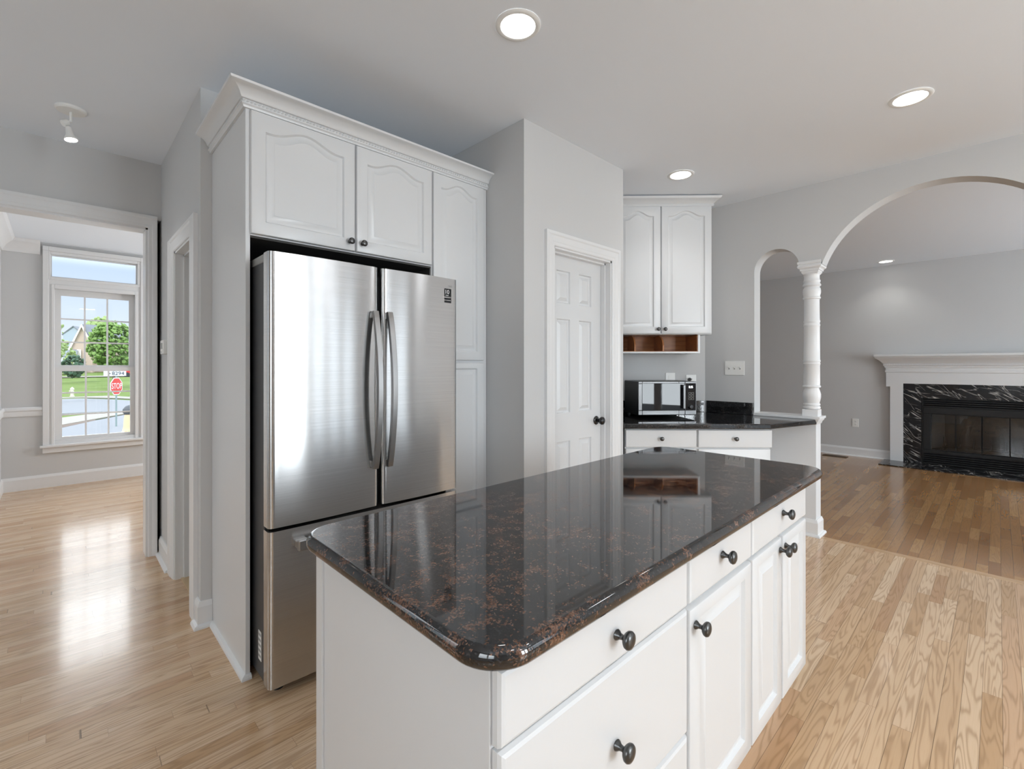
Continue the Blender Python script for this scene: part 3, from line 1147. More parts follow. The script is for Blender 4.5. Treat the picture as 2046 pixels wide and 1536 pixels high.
def to45(x, y):
    return ((x - y) / RT2, (x + y) / RT2)


poly = [to45(2.942, 1.852 + 0.012), (1.790, 3.392), to45(4.229, 0.978), to45(4.229, 1.850), (1.672, 4.287), (0.0, 4.287), to45(2.942, 2.95)]
prism(bm, [(x, y, 0.872) for x, y in poly], (0, 0, 0.038))
part('slab', bm, granite_black, ct, bev=0.010, seg=3)
bm = BM()
box(bm, 0.30, 1.655, 4.268, 4.288, 0.911, 1.012)
q = [to45(4.2295, 1.438), to45(4.2295, 1.845), to45(4.209, 1.830), to45(4.209, 1.438)]
prism(bm, [(x, y, 0.911) for x, y in q], (0, 0, 0.103))
q = [to45(2.942, 1.93), to45(2.942, 2.9), to45(2.962, 2.9), to45(2.962, 1.93)]
prism(bm, [(x, y, 0.911) for x, y in q], (0, 0, 0.075))
part('backsplash', bm, granite_black, ct, bev=0.002)

wc = thing('wall_cabinet', 'white two door wall cabinet in the corner above the microwave', 'cabinet', (1.2, 4.12, 1.59), TD)
bm = BM()
box(bm, 0.70, 1.603, 3.968, 4.288, 1.592, 2.715)
part('carcass', bm, cab_white, wc)
bm = BM()
raised_door(bm, 0.785, 1.172, 1.597, 2.662, 3.948, rise=0.045, frame=0.056)
d = part('door', bm, cab_white, wc, 30)
knob(d, 1.150, 3.948, 1.634)
bm = BM()
raised_door(bm, 1.180, 1.596, 1.597, 2.662, 3.948, rise=0.045, frame=0.056)
d = part('door', bm, cab_white, wc, 30)
knob(d, 1.206, 3.948, 1.634)
bm = BM()
PW = [(0, 2.664), (0.010, 2.664), (0.016, 2.674), (0.016, 2.680), (0.012, 2.684), (0.018, 2.690), (0.026, 2.700), (0.040, 2.712), (0.056, 2.718), (0.060, 2.726), (0.064, 2.736), (0, 2.736)]
sweep(bm, PW, [(0.70, 3.968), (1.603, 3.968), (1.603, 4.22)])
part('crown', bm, cab_white, wc, 28)

cb_ = thing('letter_cubby', 'wooden letter cubby with a white edge under the wall cabinet', 'shelf', (1.2, 4.14, 1.434), TD)
bm = BM()
box(bm, 0.70, 1.518, 3.995, 4.288, 1.434, 1.448)
box(bm, 1.500, 1.518, 3.995, 4.288, 1.448, 1.591)
part('white_frame', bm, cab_white, cb_, bev=0.001)
bm = BM()
box(bm, 0.70, 1.4998, 4.268, 4.286, 1.4485, 1.5905)
box(bm, 0.70, 1.4998, 4.000, 4.268, 1.4482, 1.4515)
box(bm, 1.494, 1.4998, 4.000, 4.268, 1.4515, 1.5905)
part('wood_lining', bm, brown_wood, cb_)
for x0 in (0.968, 1.207):
    bm = BM()
    pr = [(4.268, 1.4515), (4.010, 1.4515), (4.006, 1.50), (4.022, 1.535), (4.055, 1.565), (4.10, 1.583), (4.14, 1.590), (4.268, 1.590)]
    prism(bm, [(x0, y, z) for y, z in pr], (0.012, 0, 0))
    part('divider', bm, brown_wood, cb_, label='wooden divider with a curved front edge')

# ------------------------------------------------------------------ microwave
mw = thing('microwave', 'black microwave oven with a lit clock on the black desk counter', 'microwave', (1.156, 3.95, 0.910), TD)
bm = BM()
box(bm, 0.920, 1.392, 3.790, 4.125, 0.930, 1.203)
part('body', bm, black_plastic, mw, bev=0.006)
bm = BM()
wall_cells(bm, 0.918, 1.300, 0.936, 1.202, [(0.950, 1.250, 0.972, 1.186)], lambda b, a, c, d_, e_: box(b, a, c, 3.768, 3.790, d_, e_))
md = part('door', bm, mw_grey, mw, bev=0.003)
bm = BM()
box(bm, 0.950, 1.300, 3.766, 3.786, 0.972, 1.186)
part('window', bm, mw_glass, md, label='black glass door window')
bm = BM()
box(bm, 1.272, 1.290, 3.735, 3.752, 0.985, 1.176)
box(bm, 1.274, 1.288, 3.750, 3.770, 0.990, 1.010)
box(bm, 1.274, 1.288, 3.750, 3.770, 1.150, 1.170)
part('handle', bm, mw_grey, md, bev=0.004)
bm = BM()
box(bm, 1.302, 1.394, 3.768, 3.790, 0.936, 1.202)
cp = part('control_panel', bm, mw_grey, mw, bev=0.003)
bm = BM()
box(bm, 1.306, 1.390, 3.7665, 3.770, 0.970, 1.188)
part('panel_glass', bm, mw_glass, cp)
text('clock_digits', '8:35', 0.026, (1.348, 3.7660, 1.157), (PI / 2, 0, 0), digit_glow, cp, width=0.8)
bm = BM()
for i in range(2):
    for j in range(3):
        wall_cells(bm, 1.330 + i * 0.024, 1.348 + i * 0.024, 1.055 + j * 0.022, 1.071 + j * 0.022, [(1.3315 + i * 0.024, 1.3465 + i * 0.024, 1.0565 + j * 0.022, 1.0695 + j * 0.022)], lambda b, a, c, d_, e_: box(b, a, c, 3.7655, 3.7668, d_, e_))
part('button_marks', bm, plastic_grey, cp)
bm = BM()
lathe(bm, [(0.021, 0), (0.021, 0.004), (0.017, 0.006), (0.016, 0.018), (0.013, 0.021), (0.002, 0.0215)], (1.345, 3.767, 1.000), '-y', 24)
part('dial', bm, black_metal, cp, 40)
for fx in (0.95, 1.36):
    for fy in (3.82, 4.09):
        bm = BM()
        lathe(bm, [(0.014, 0), (0.012, 0.0215)], (fx, fy, 0.9102), 'z', 12)
    part('foot', bm, black_plastic, mw, 40)


mw.rotation_euler.z += R(5.5)

# ------------------------------------------------------------------ plates on the walls
def plate(name, label, cat, base, rot, w, h, slots, group=None):
    """face towards -y of its own frame"""
    t = thing(name, label, cat, base, rot, group)
    x, y, z = base
    b = BM()
    box(b, x - w / 2, x + w / 2, y - 0.006, y, z - h / 2, z + h / 2)
    part('cover_plate', b, plastic_white, t, bev=0.002)
    return t


def outlet_holes(t, x, y, z):
    for dz in (-0.020, 0.020):
        b = BM()
        lathe(b, [(0.0165, 0), (0.0160, 0.0025), (0.002, 0.003)], (x, y - 0.0055, z + dz), '-y', 16)
        s_ = part('socket', b, plastic_white, t, 40)
        b = BM()
        box(b, x - 0.008, x - 0.0055, y - 0.0092, y - 0.0080, z + dz - 0.002, z + dz + 0.008)
        box(b, x + 0.0055, x + 0.008, y - 0.0092, y - 0.0080, z + dz - 0.002, z + dz + 0.007)
        box(b, x - 0.002, x + 0.002, y - 0.0092, y - 0.0080, z + dz - 0.010, z + dz - 0.006)
        part('slots', b, black_plastic, s_)


t = plate('phone_jack_plate', 'blank white wall plate above the middle of the microwave', 'wall plate', (1.360, 4.29, 1.205), TD, 0.086, 0.118, 0)
bm = BM()
box(bm, 1.343, 1.377, 4.281, 4.285, 1.17, 1.24)
part('insert', bm, plastic_white, t, bev=0.001)
t = plate('power_outlet', 'white outlet at the right end of the microwave with a black plug in it', 'outlet', (1.547, 4.29, 1.185), TD, 0.092, 0.122, 0)
outlet_holes(t, 1.547, 4.29, 1.185)
pl = thing('power_plug', 'black plug in the outlet beside the microwave', 'plug', (1.535, 4.278, 1.205), TD)
bm = BM()
lathe(bm, [(0.014, 0), (0.015, 0.010), (0.012, 0.024), (0.006, 0.030)], (1.530, 4.281, 1.205), '-y', 14)
part('plug_body', bm, black_plastic, pl, 40)
bm = BM()
tube(bm, [(1.530, 4.252, 1.205), (1.526, 4.240, 1.216), (1.515, 4.228, 1.217), (1.498, 4.212, 1.200), (1.485, 4.200, 1.150), (1.470, 4.190, 1.05), (1.455, 4.185, 0.93)], 0.004, 8)
part('cord', bm, black_plastic, pl, 60)

# switch plate on the arch wall: a frame turned so that -y of the frame looks along -x of the room
RX = R(-90)


def on_minus_x(x, y, z):      # room point -> frame point for rot = -90 deg (frame y = room x, frame x = -room y)
    return (-y, x, z)


b0 = on_minus_x(AXW, 1.595, 1.308)
t = plate('light_switch', 'white three toggle light switch plate on the arch wall', 'switch', b0, RX, 0.163, 0.122, 0)
for k in (-1, 0, 1):
    bm = BM()
    x, y, z = b0[0] + k * 0.046, b0[1] - 0.006, b0[2]
    box(bm, x - 0.005, x + 0.005, y - 0.0006, y, z - 0.012, z + 0.012)
    s_ = part('toggle_slot', bm, plastic_grey, t)
    bm = BM()
    prism(bm, [(x - 0.004, y, z - 0.003), (x - 0.004, y - 0.012, z + 0.008), (x - 0.004, y - 0.012, z + 0.012), (x - 0.004, y, z + 0.008)], (0.008, 0, 0))
    part('toggle', bm, plastic_white, s_)
b0 = on_minus_x(8.426, 1.460, 0.490)
t = plate('power_outlet', 'white outlet low on the living room wall left of the fireplace', 'outlet', b0, RX, 0.078, 0.118, 0)
outlet_holes(t, *b0)

b0 = on_minus_x(0.517, 3.885, 1.452)
t = thing('thermostat', 'small white thermostat on the hall wall beside the door casing', 'thermostat', b0, RX)
x, y, z = b0
bm = BM()
box(bm, x - 0.060, x + 0.060, y - 0.026, y, z - 0.047, z + 0.047)
hs_ = part('housing', bm, plastic_white, t, bev=0.006)
bm = BM()
box(bm, x - 0.035, x + 0.035, y - 0.0268, y - 0.025, z - 0.012, z + 0.028)
part('display', bm, plastic_grey, t)
bm = BM()
box(bm, x - 0.030, x - 0.005, y - 0.0275, y - 0.025, z - 0.036, z - 0.028)
part('button', bm, plastic_grey, t)

# ------------------------------------------------------------------ turned column on the half wall
CXc, CYc = 4.301, 1.030
co = thing('column', 'white turned wooden column standing on the half wall between two arches', 'column', (CXc, CYc, 0.932))
bm = BM()
for w, z0, z1 in ((0.080, 2.128, 2.150), (0.076, 2.100, 2.120), (0.066, 2.075, 2.090), (0.058, 2.062, 2.075)):
    box(bm, CXc - w, CXc + w, CYc - w, CYc + w, z0, z1)
def sq(w, z):
    return [(CXc - w, CYc - w, z), (CXc + w, CYc - w, z), (CXc + w, CYc + w, z), (CXc - w, CYc + w, z)]
loft(bm, [sq(0.050, 2.050), sq(0.056, 2.062), sq(0.060, 2.075), sq(0.070, 2.092), sq(0.080, 2.100), sq(0.083, 2.110), sq(0.080, 2.120), sq(0.074, 2.124), sq(0.082, 2.130), sq(0.082, 2.1495)])
part('capital', bm, trim_white, co, bev=0.002)
bm = BM()
prof = [(0.050, 0.984), (0.058, 0.990), (0.060, 1.000), (0.057, 1.008), (0.052, 1.012), (0.058, 1.018), (0.058, 1.028), (0.052, 1.034), (0.056, 1.050), (0.062, 1.080), (0.062, 1.105), (0.056, 1.130), (0.050, 1.148), (0.050, 1.154), (0.061, 1.158), (0.062, 1.168), (0.056, 1.174), (0.0565, 1.19),
        (0.0560, 1.334), (0.058, 1.337), (0.059, 1.345), (0.056, 1.350), (0.056, 1.356), (0.059, 1.361), (0.059, 1.371), (0.056, 1.376),
        (0.0545, 1.640), (0.057, 1.644), (0.057, 1.654), (0.054, 1.659), (0.054, 1.668), (0.057, 1.674), (0.057, 1.684), (0.054, 1.690), (0.052, 1.842), (0.053, 1.852), (0.060, 1.858), (0.061, 1.868), (0.056, 1.874), (0.056, 1.880), (0.061, 1.900), (0.062, 1.918), (0.059, 1.938), (0.052, 1.948), (0.055, 1.954), (0.063, 1.962), (0.060, 1.974), (0.054, 1.982), (0.058, 1.990), (0.060, 2.000), (0.054, 2.008), (0.053, 2.025), (0.054, 2.040), (0.060, 2.052)]
lathe(bm, prof, (CXc, CYc, 0), 'z', 32)
part('shaft', bm, trim_white, co, 35)
bm = BM()
box(bm, CXc - 0.054, CXc + 0.054, CYc - 0.054, CYc + 0.054, 0.932, 0.984)
part('plinth', bm, trim_white, co, bev=0.002)

# ------------------------------------------------------------------ fireplace
FC = 0.145
XL = 8.426
fp = thing('fireplace_mantel', 'white painted fireplace mantel with a moulded shelf in the living room', 'mantel', (8.36, FC, 0))
bm = BM()
wall_cells(bm, FC - 0.953, FC + 0.953, 0.0, 1.30, [(FC - 0.769, FC + 0.769, -1, 1.085), (FC - 2, FC - 0.909, -1, 1.038), (FC + 0.909, FC + 2, -1, 1.038)], lambda b, a, c, d_, e_: box(b, 8.365, XL - 0.001, a, c, d_, e_))
bmesh.ops.remove_doubles(bm, verts=bm.verts, dist=0.0001)
part('surround', bm, trim_white, fp)
bm = BM()
pr = [(0, 1.235), (0.012, 1.240), (0.012, 1.262), (0.004, 1.268), (0.004, 1.300), (0.018, 1.306), (0.018, 1.322), (0.030, 1.330), (0.030, 1.360), (0.040, 1.366), (0.052, 1.385), (0.075, 1.408), (0.105, 1.428), (0.115, 1.440), (0.115, 1.452), (0, 1.452)]
sweep(bm, pr, [(XL, FC + 0.953), (8.365, FC + 0.953), (8.365, FC - 0.953), (XL, FC - 0.953)])
box(bm, 8.366, XL - 0.001, FC - 0.95, FC + 0.95, 1.3005, 1.4515)
for k in range(70):
    yy = FC - 0.94 + k * 0.0272
    box(bm, 8.3275, 8.3355, yy, yy + 0.014, 1.336, 1.356)
part('entablature', bm, trim_white, fp, 25)
bm = BM()
box(bm, 8.212, XL - 0.001, FC - 1.075, FC + 1.075, 1.4525, 1.484)
part('shelf', bm, trim_white, fp, bev=0.006)
bm = BM()
wall_cells(bm, FC - 0.768, FC + 0.768, 0.012, 1.084, [(FC - 0.581, FC + 0.581, -1, 0.894)], lambda b, a, c, d_, e_: box(b, 8.385, XL - 0.001, a, c, d_, e_))
part('marble_facing', bm, marble, fp, label='black marble facing with white veins')
bm = BM()
box(bm, 7.93, XL, FC - 0.98, FC + 0.98, 0.0005, 0.012)
solo('hearth_slab', bm, marble, 'flush black marble hearth slab in front of the fireplace', 'hearth', (8.15, FC, 0), bev=0.002)
fb = thing('fireplace_insert', 'black metal fireplace insert with bifold glass doors', 'fireplace', (8.42, FC, 0.012))
bm = BM()
wall_cells(bm, FC - 0.580, FC + 0.580, 0.013, 0.893, [(FC - 0.485, FC + 0.485, 0.205, 0.690)], lambda b, a, c, d_, e_: box(b, 8.395, 8.425, a, c, d_, e_))
box(bm, 8.372, 8.396, FC - 0.56, FC + 0.56, 0.690, 0.775)
box(bm, 8.375, 8.396, FC - 0.56, FC + 0.56, 0.165, 0.205)
box(bm, 8.380, 8.396, FC - 0.56, FC - 0.485, 0.205, 0.690)
box(bm, 8.380, 8.396, FC + 0.485, FC + 0.56, 0.205, 0.690)
part('frame', bm, black_metal, fb, bev=0.003)
for z0, n in ((0.785, 4), (0.030, 5)):
    bm = BM()
    for k in range(n):
        z = z0 + k * 0.026
        prism(bm, [(8.374, FC - 0.56, z), (8.396, FC - 0.56, z + 0.012), (8.396, FC - 0.56, z + 0.020), (8.374, FC - 0.56, z + 0.008)], (0, 1.12, 0))
    part('louvre', bm, black_metal, fb)
for s in (-1, 1):
    for k in (0, 1):
        y0 = FC + s * (0.004 + k * 0.2405)
        y1 = FC + s * (0.2405 + k * 0.2405)
        a, b_ = min(y0, y1), max(y0, y1)
        bm = BM()
        box(bm, 8.400, 8.406, a, b_, 0.208, 0.688)
        gd = part('glass_door', bm, fire_glass, fb)
        bm = BM()
        wall_cells(bm, a, b_, 0.208, 0.688, [(a + 0.005, b_ - 0.005, 0.214, 0.682)], lambda b, q, c, d_, e_: box(b, 8.394, 8.400, q, c, d_, e_))
        part('door_edge', bm, black_metal, gd)
for s in (-1, 1):
    bm = BM()
    lathe(bm, [(0.006, 0), (0.009, 0.012), (0.002, 0.02)], (8.394, FC + s * 0.03, 0.5), '-x', 10)
    part('door_knob', bm, black_metal, fb)
lo_ = [(8.43, -0.60), (8.43, 0.60), (8.95, 0.38), (8.95, -0.38)]
for (xa, ya), (xb, yb) in ((lo_[1], lo_[2]), (lo_[3], lo_[0])):
    bm = BM()
    prism(bm, [(xa, FC + ya, 0.0), (xb, FC + yb, 0.0), (xb, FC + yb + (0.03 if ya > 0 or yb > 0 else -0.03), 0.0), (xa, FC + ya + (0.03 if ya > 0 or yb > 0 else -0.03), 0.0)], (0, 0, 0.95))
    part('brick_side', bm, firebrick, fb)
bm = BM()
box(bm, 8.95, 8.98, FC - 0.45, FC + 0.45, 0.0, 0.95)
box(bm, 8.43, 8.98, FC - 0.65, FC + 0.65, 0.90, 0.95)
part('brick_back', bm, soot, fb)
bm = BM()
box(bm, 8.43, 8.98, FC - 0.65, FC + 0.65, 0.15, 0.19)
part('firebox_floor', bm, ash, fb)
gr = thing('log_grate', 'black iron log grate inside the fireplace', 'grate', (8.66, FC, 0.19))
for k in range(6):
    bm = BM()
    yy = FC - 0.36 + k * 0.144
    tube(bm, [(8.52, yy, 0.38), (8.52, yy, 0.27), (8.55, yy, 0.25), (8.80, yy, 0.25), (8.82, yy, 0.33)], 0.009, 6)
    part('bar', bm, black_metal, gr, 50)
bm = BM()
for xx in (8.57, 8.76):
    tube(bm, [(xx, FC - 0.38, 0.24), (xx, FC + 0.38, 0.24)], 0.009, 6)
    for yy in (FC - 0.36, FC + 0.36):
        tube(bm, [(xx, yy, 0.24), (xx, yy, 0.191)], 0.009, 6)
part('cross_bars', bm, black_metal, gr, 50)

vt = thing('floor_vent', 'brown metal floor vent by the living room baseboard', 'vent', (8.20, 1.67, 0))
bm = BM()
wall_cells(bm, 8.145, 8.275, 1.52, 1.82, [], lambda b, a, c, d_, e_: None)
box(bm, 8.145, 8.275, 1.52, 1.535, 0.001, 0.006)
box(bm, 8.145, 8.275, 1.805, 1.82, 0.001, 0.006)
box(bm, 8.145, 8.160, 1.535, 1.805, 0.001, 0.006)
box(bm, 8.260, 8.275, 1.535, 1.805, 0.001, 0.006)
part('frame', bm, vent_brown, vt)
bm = BM()
for k in range(18):
    yy = 1.54 + k * 0.0148
    box(bm, 8.160, 8.260, yy, yy + 0.006, 0.001, 0.005)
part('slats', bm, vent_brown, vt)

# ------------------------------------------------------------------ ceiling lamps
dl = thing('recessed_light', 'lit recessed ceiling light nearest the camera above the island', 'ceiling light', (1.376, 1.391, ZC), 0, 'recessed ceiling lights')
bm = BM()
lathe(bm, [(0.0725, 0.001), (0.0725, 0.0055), (0.078, 0.0075), (0.090, 0.006), (0.095, 0.001)], (1.376, 1.391, ZC), '-z', 40, cap=False)
part('trim_ring', bm, plastic_white, dl, 50)
bm = BM()
lathe(bm, [(0.0728, 0.0005), (0.0728, 0.0030), (0.06, 0.0036), (0.002, 0.0038)], (1.376, 1.391, ZC), '-z', 40)
part('lens', bm, lamp_lens, dl, 50)
for p, lab in (((3.241, 0.324), 'lit recessed ceiling light at the right in front of the large arch'), ((3.320, 1.639), 'lit recessed ceiling light above the corner wall cabinet'), ((8.077, 1.062), 'lit recessed ceiling light in the living room near the fireplace wall')):
    c = copy_tree(dl)
    c.location = (p[0], p[1], ZC)
    c['label'] = lab


def spot(name, loc, power, angle=120, blend=0.8, radius=0.07, rot=(0, 0, 0)):
    l = bpy.data.lights.new(name, 'SPOT')
    l.energy = power
    l.spot_size = R(angle)
    l.spot_blend = blend
    l.shadow_soft_size = radius
    l.color = (1, 0.98, 0.95)
    o = bpy.data.objects.new(name, l)
    COL.objects.link(o)
    o.location = loc
    o.rotation_euler = rot


for p in ((1.376, 1.391), (3.241, 0.324), (3.320, 1.639), (8.077, 1.062)):
    spot('downlight_beam', (p[0], p[1], ZC - 0.02), 10)

tk = thing('ceiling_spotlight', 'small white ceiling spotlight on a round plate in the hall', 'spotlight', (0.045, 3.555, ZC))
bm = BM()
lathe(bm, [(0.066, 0.0005), (0.066, 0.012), (0.060, 0.018), (0.002, 0.019)], (0.045, 3.555, ZC), '-z', 32)
part('canopy', bm, plastic_white, tk, 40)
bm = BM()
tube(bm, [(0.045, 3.555, ZC - 0.018), (0.045, 3.555, ZC - 0.075)], 0.006, 10)
tube(bm, [(0.045, 3.555, ZC - 0.070), (0.028, 3.545, ZC - 0.085)], 0.006, 10)
part('stem', bm, plastic_white, tk, 50)
bm = BM()
ax3 = (Vector((0.85, -0.5, 0.1)).normalized(),)
w3 = Vector((-0.75, -0.35, -0.6)).normalized()
u3_ = w3.orthogonal().normalized()
lathe(bm, [(0.002, -0.014), (0.016, -0.013), (0.017, 0.013), (0.002, 0.014)], (0.022, 3.545, ZC - 0.090), (u3_, w3.cross(u3_), w3), 18)
part('swivel_joint', bm, plastic_white, tk, 40)
w4 = Vector((0.16, -0.12, -0.98)).normalized()
u4 = w4.orthogonal().normalized()
fr4 = (u4, w4.cross(u4), w4)
bm = BM()
lathe(bm, [(0.008, -0.012), (0.013, -0.008), (0.014, 0.0), (0.0165, 0.028), (0.020, 0.038), (0.030, 0.056), (0.0305, 0.062), (0.028, 0.062), (0.026, 0.052), (0.004, 0.040)], (0.036, 3.545, ZC - 0.118), fr4, 22)
part('lamp_head', bm, plastic_white, tk, 40)
bm = BM()
lathe(bm, [(0.002, 0.046), (0.0245, 0.0565), (0.0245, 0.0600), (0.015, 0.064), (0.002, 0.066)], (0.036, 3.545, ZC - 0.118), fr4, 20)
part('bulb', bm, lamp_lens, tk, 50)
spot('hall_spot_beam', (0.048, 3.537, ZC - 0.190), 5, 100, 0.7, 0.03, (R(-7), R(-9), 0))

# ------------------------------------------------------------------ outdoors
GZ = -1.2


def flat(name, pts_, z, m, label, cat, h=0.05):
    b = BM()
    prism(b, [(x, y, z) for x, y in pts_], (0, 0, -h))
    o = struct(name, b, m, label, cat)
    return o


bm = BM()
v = [(-60, 7.8, GZ - 0.05), (80, 7.8, GZ - 0.05), (80, 50, GZ - 0.05), (-60, 50, GZ - 0.05), (80, 92, 0.55), (-60, 92, 0.55), (80, 240, 1.5), (-60, 240, 1.5)]
vv = [bm.verts.new(p) for p in v]
for f in ((0, 1, 2, 3), (3, 2, 4, 5), (5, 4, 6, 7)):
    bm.faces.new([vv[i] for i in f])
g = struct('ground_lawn', bm, lawn_m, 'green lawn across the street', 'lawn')
flat('ground_street', [(-40, 38.6), (1.6, 34.4), (40, 28), (60, 36), (3.7, 44.2), (2.8, 46.8), (1.2, 49.5), (-40, 53)], GZ, road_m, 'pale street seen through the dining window', 'street')
flat('ground_driveway', [(-30, 7.9), (60, 7.9), (60, 22), (3.6, 33.4), (1.2, 29.0), (0.05, 26.4), (-30, 21)], GZ + 0.01, road_m, 'pale drive in front of the dining window', 'driveway')
flat('ground_apron', [(-30, 22.6), (0.05, 27.7), (1.2, 29.7), (3.4, 33.6), (2.0, 33.9), (0.1, 31.6), (-30, 27)], GZ + 0.02, walk_m, 'pale concrete apron beside the drive', 'pavement')
flat('ground_curb_shadow', [(-30, 21.0), (0.05, 26.4), (1.2, 29.0), (1.2, 29.5), (0.05, 27.6), (-30, 22.5)], GZ + 0.015, bark, 'curb shadow painted as a dark line along the drive', 'painted shadow')  # dark strip laid down as the curb's shadow
flat('ground_sidewalk', [(-30, 54), (1.3, 50.6), (3.0, 48.0), (4.2, 45.5), (9, 44), (9, 47), (4.2, 48.5), (3.0, 52), (1.3, 54.5), (-30, 58)], GZ + 0.03, walk_m, 'pale sidewalk on the far side of the street', 'sidewalk')
bm = BM()
prism(bm, [(-20, 73.0, -0.17), (14, 78.5, 0.03), (14, 80.0, 0.09), (-20, 74.5, -0.11)], (0, 0, 0.06))
struct('ground_path', bm, walk_m, 'narrow pale path crossing the lawn', 'path')


def crown_mesh(b, c, rx, ry, rz, n, size, seed):
    rnd = random.Random(seed)
    for _ in range(n):
        th, ph = rnd.uniform(0, 2 * PI), math.acos(rnd.uniform(-1, 1))
        k = rnd.uniform(0.55, 1.0) ** 0.6
        p = Vector((c[0] + rx * k * math.sin(ph) * math.cos(th), c[1] + ry * k * math.sin(ph) * math.sin(th), c[2] + rz * k * math.cos(ph)))
        s = size * rnd.uniform(0.6, 1.3)
        mtx = Matrix.Translation(p) @ Matrix.Rotation(rnd.uniform(0, PI), 4, (rnd.random(), rnd.random(), rnd.random() + 0.01)) @ Matrix.Diagonal((s, s, s * 0.6, 1))
        bmesh.ops.create_icosphere(b, subdivisions=1, radius=1.0, matrix=mtx)


def tree(name, label, c, rx, ry, rz, n, size, m, ground, seed, trunk_r=0.16, cat='tree', group='trees across the street'):
    t = thing(name, label, cat, (c[0], c[1], ground), 0, group)
    b = BM()
    crown_mesh(b, c, rx, ry, rz, n, size, seed)
    part('foliage', b, m, t, 30)
    if trunk_r:
        b = BM()
        tube(b, [(c[0], c[1], ground), (c[0] + 0.1, c[1], (ground + c[2]) / 2), (c[0], c[1], c[2])], [trunk_r, trunk_r * 0.8, trunk_r * 0.5], 8)
        for s in (-1, 1):
            tube(b, [(c[0], c[1], (ground + c[2]) / 2 - 0.4), (c[0] + s * rx * 0.5, c[1], c[2])], [trunk_r * 0.6, trunk_r * 0.25], 6)
        part('trunk', b, bark, t, 40)


tree('leafy_tree', 'round bright green tree in front of the grey house roof', (3.75, 59, 3.3), 2.0, 2.0, 2.25, 900, 0.19, leaf_m, -0.8, 1)
tree('leafy_tree', 'tall green treetop rising behind the grey house roof', (5.2, 113, 7.2), 2.6, 2.6, 3.0, 120, 0.55, leaf_pale, 0.7, 2, 0.3)
tree('leafy_tree', 'pale thin tree at the left edge of the dining window', (-0.75, 44.5, 2.6), 1.15, 1.0, 3.3, 260, 0.10, leaf_pale, -1.25, 3, 0.08)
tree('yew_shrub', 'dark green shrub on the lawn before the tan house', (1.05, 68.5, 1.3), 0.95, 0.9, 1.2, 160, 0.20, leaf_dark, -0.4, 4, 0, 'shrub', None)
tree('leafy_bush', 'pale green bush at the left behind the dark shrub', (0.2, 78, 2.4), 1.3, 1.2, 2.2, 120, 0.25, leaf_pale, -0.05, 5, 0, 'bush', None)

ho = thing('house', 'tan house with a grey gable roof across the street', 'house', (3.6, 92, 0.5))
bm = BM()
prism(bm, [(1.15, 88.8, 0.3), (3.3, 87.9, 0.3), (3.3, 87.9, 4.2), (2.2, 88.35, 6.85), (1.15, 88.8, 4.0)], (1.2, 5, 0))
box(bm, 3.0, 9.0, 89.5, 95.0, 0.3, 4.6)
part('walls', bm, brick_tan, ho)
bm = BM()
prism(bm, [(0.55, 86.9, 0.3), (1.45, 86.6, 0.3), (1.45, 86.6, 2.5), (0.55, 86.9, 2.5)], (0.4, 2.2, 0))
part('porch', bm, white_siding, ho)
bm = BM()
prism(bm, [(0.85, 88.9, 3.55), (2.2, 88.25, 7.1), (2.2, 88.25, 6.75), (1.05, 88.8, 3.55)], (1.2, 5, 0))
prism(bm, [(3.55, 87.7, 3.75), (2.2, 88.25, 7.1), (2.2, 88.25, 6.75), (3.35, 87.8, 3.75)], (1.2, 5, 0))
prism(bm, [(0.3, 86.7, 2.5), (1.6, 86.4, 2.5), (1.9, 88.6, 3.5), (1.0, 88.9, 3.5)], (0, 0, 0.12))
part('roof', bm, roof_grey, ho)
bm = BM()
prism(bm, [(2.3, 88.9, 7.05), (8.6, 91.4, 7.05), (9.4, 89.2, 4.5), (3.4, 87.4, 4.5)], (0, 0.1, 0.12))
part('main_roof', bm, roof_grey, ho)
bm = BM()
prism(bm, [(0.80, 88.72, 3.55), (2.17, 88.08, 7.12), (2.17, 88.08, 6.72), (1.02, 88.62, 3.55)], (0.05, 0.15, 0))
prism(bm, [(3.55, 87.55, 3.75), (2.17, 88.08, 7.12), (2.17, 88.08, 6.72), (3.33, 87.65, 3.75)], (0.05, 0.15, 0))
part('gable_trim', bm, white_siding, ho)
bm = BM()
prism(bm, [(1.75, 88.40, 2.1), (2.15, 88.23, 2.1), (2.15, 88.23, 3.6), (1.75, 88.40, 3.6)], (-0.02, -0.06, 0))
part('window', bm, white_siding, ho)
h2 = thing('house', 'blue grey gabled house in the distance left of the tan house', 'house', (1.9, 131, 1.0))
bm = BM()
prism(bm, [(0.5, 130.5, 1.0), (3.2, 129, 1.0), (3.2, 129, 7.9), (1.95, 129.9, 9.3), (0.5, 130.5, 7.9)], (2, 6, 0))
part('walls', bm, roof_blue, h2)
bm = BM()
prism(bm, [(0.3, 130.5, 7.7), (1.95, 129.7, 9.45), (1.95, 129.7, 9.25), (0.4, 130.5, 7.5)], (2, 6, 0))
prism(bm, [(3.5, 128.8, 7.7), (1.95, 129.7, 9.45), (1.95, 129.7, 9.25), (3.4, 128.8, 7.5)], (2, 6, 0))
part('roof', bm, roof_grey, h2)

# stop sign with a house number plate over it; its face looks towards the house
SA = math.atan2(1.65, 25.5)
SR = -SA
sb = Vector((1.70, 25.5, GZ))
ss = bpy.data.objects.new('stop_sign', None)
COL.objects.link(ss)
ss.location = sb
ss.rotation_euler = (0, 0, SR)
BASE[ss] = Vector((0, 0, 0))
tag(ss, 'red octagonal stop sign on a green grey post across the drive', 'road sign')
bm = BM()
box(bm, -0.03, 0.03, 0, 0.05, 0, 2.35)
part('post', bm, sign_post, ss)


TS = Matrix.Translation((-0.03, 0, 0)) @ Matrix.Rotation(R(58), 4, 'Z') @ Matrix.Translation((0, -0.035, 0))


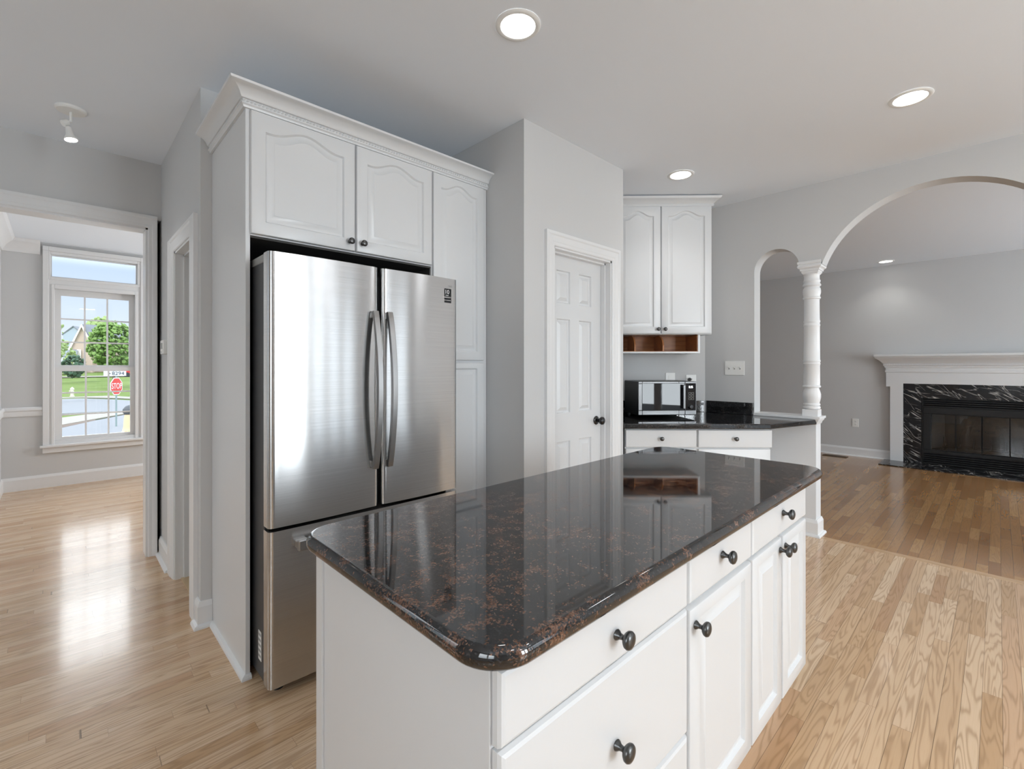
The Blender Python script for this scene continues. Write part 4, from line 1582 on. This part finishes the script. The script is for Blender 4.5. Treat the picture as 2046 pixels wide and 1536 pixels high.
def octagon(r, y):
    return [TS @ Vector((r * math.cos(R(22.5 + 45 * k)), y, 1.68 + r * math.sin(R(22.5 + 45 * k)))) for k in range(8)]


bm = BM()
prism(bm, octagon(0.385, -0.012), TS.to_3x3() @ Vector((0, 0.012, 0)))
pn = part('sign_panel', bm, sign_white, ss)
bm = BM()
prism(bm, octagon(0.350, -0.018), TS.to_3x3() @ Vector((0, 0.006, 0)))
part('red_face', bm, sign_red, pn)
text('lettering', 'STOP', 0.34, TS @ Vector((0, -0.022, 1.68)), (PI / 2, 0, R(58)), sign_white, pn, 0.002, width=0.78)
bm = BM()
box(bm, -0.40, 0.32, -0.012, 0.0, 2.11, 2.31)
pt = part('number_plate', bm, sign_pale, ss)
text('plate_number', '8294', 0.20, (0.06, -0.016, 2.21), (PI / 2, 0, 0), sign_black, pt, 0.002)
bm = BM()
prism(bm, [(-0.27, -0.016, 2.15), (-0.17, -0.016, 2.21), (-0.27, -0.016, 2.27)], (0, 0.003, 0))
part('arrow', bm, sign_black, pt)

hy = thing('fire_hydrant', 'small pale fire hydrant at the far curb of the street', 'hydrant', (0.74, 52.2, GZ))
bm = BM()
lathe(bm, [(0.16, 0), (0.16, 0.05), (0.11, 0.08), (0.11, 0.55), (0.14, 0.57), (0.13, 0.64), (0.06, 0.74), (0.03, 0.78)], (0.74, 52.2, GZ + 0.03), 'z', 14)
part('barrel', bm, hyd_m, hy, 40)
bm = BM()
lathe(bm, [(0.06, 0.1), (0.07, 0.17), (0.02, 0.19)], (0.74, 52.2, GZ + 0.48), '-y', 10)
lathe(bm, [(0.06, 0.1), (0.07, 0.17), (0.02, 0.19)], (0.74, 52.2, GZ + 0.48), '-x', 10)
part('nozzles', bm, hyd_m, hy, 40)
cr_ = thing('parked_car', 'small red car parked far off beyond the street sign', 'car', (6.9, 78, -0.1))
bm = BM()
loft(bm, [[(5.6, y, 0.15), (8.6, y, 0.15), (8.7, y, 0.6), (7.9, y, 0.8), (7.4, y, 1.25), (6.3, y, 1.25), (5.8, y, 0.75)] for y in (77.2, 78.8)])
part('body', bm, car_red, cr_, bev=0.08)
for xx in (6.2, 8.0):
    bm = BM()
    lathe(bm, [(0.3, -0.1), (0.3, 0.1)], (xx, 77.25, 0.2), '-y', 14)
    part('wheel', bm, sign_black, cr_)

og = thing('garden_statue', 'tan garden statue with a dark top beyond the flowers', 'statue', (1.20, 14.2, GZ))
bm = BM()
lathe(bm, [(0.20, 0), (0.20, 0.95), (0.15, 1.00), (0.13, 1.10), (0.12, 1.30), (0.10, 1.40)], (1.20, 14.2, GZ), 'z', 18)
part('pedestal', bm, orn_tan, og, 40)
bm = BM()
lathe(bm, [(0.11, 0), (0.14, 0.05), (0.14, 0.12), (0.09, 0.19), (0.02, 0.22)], (1.20, 14.2, GZ + 1.39), 'z', 18)
part('dark_top', bm, orn_dark, og, 40)
fl = thing('flower_bed', 'bed of orange and yellow flowers below the dining window', 'flowers', (1.0, 13.4, GZ))
bm = BM()
box(bm, 0.70, 1.45, 13.1, 13.6, GZ + 0.01, -0.30)
part('planter_box', bm, orn_tan, fl)
bm = BM()
crown_mesh(bm, (1.06, 13.35, -0.26), 0.36, 0.22, 0.13, 90, 0.035, 11)
o = part('blossoms', bm, flower_m, fl, 30)
bm = BM()
crown_mesh(bm, (1.06, 13.35, -0.27), 0.38, 0.23, 0.14, 90, 0.035, 12)
o = part('leaves', bm, leaf_pale, fl, 30)
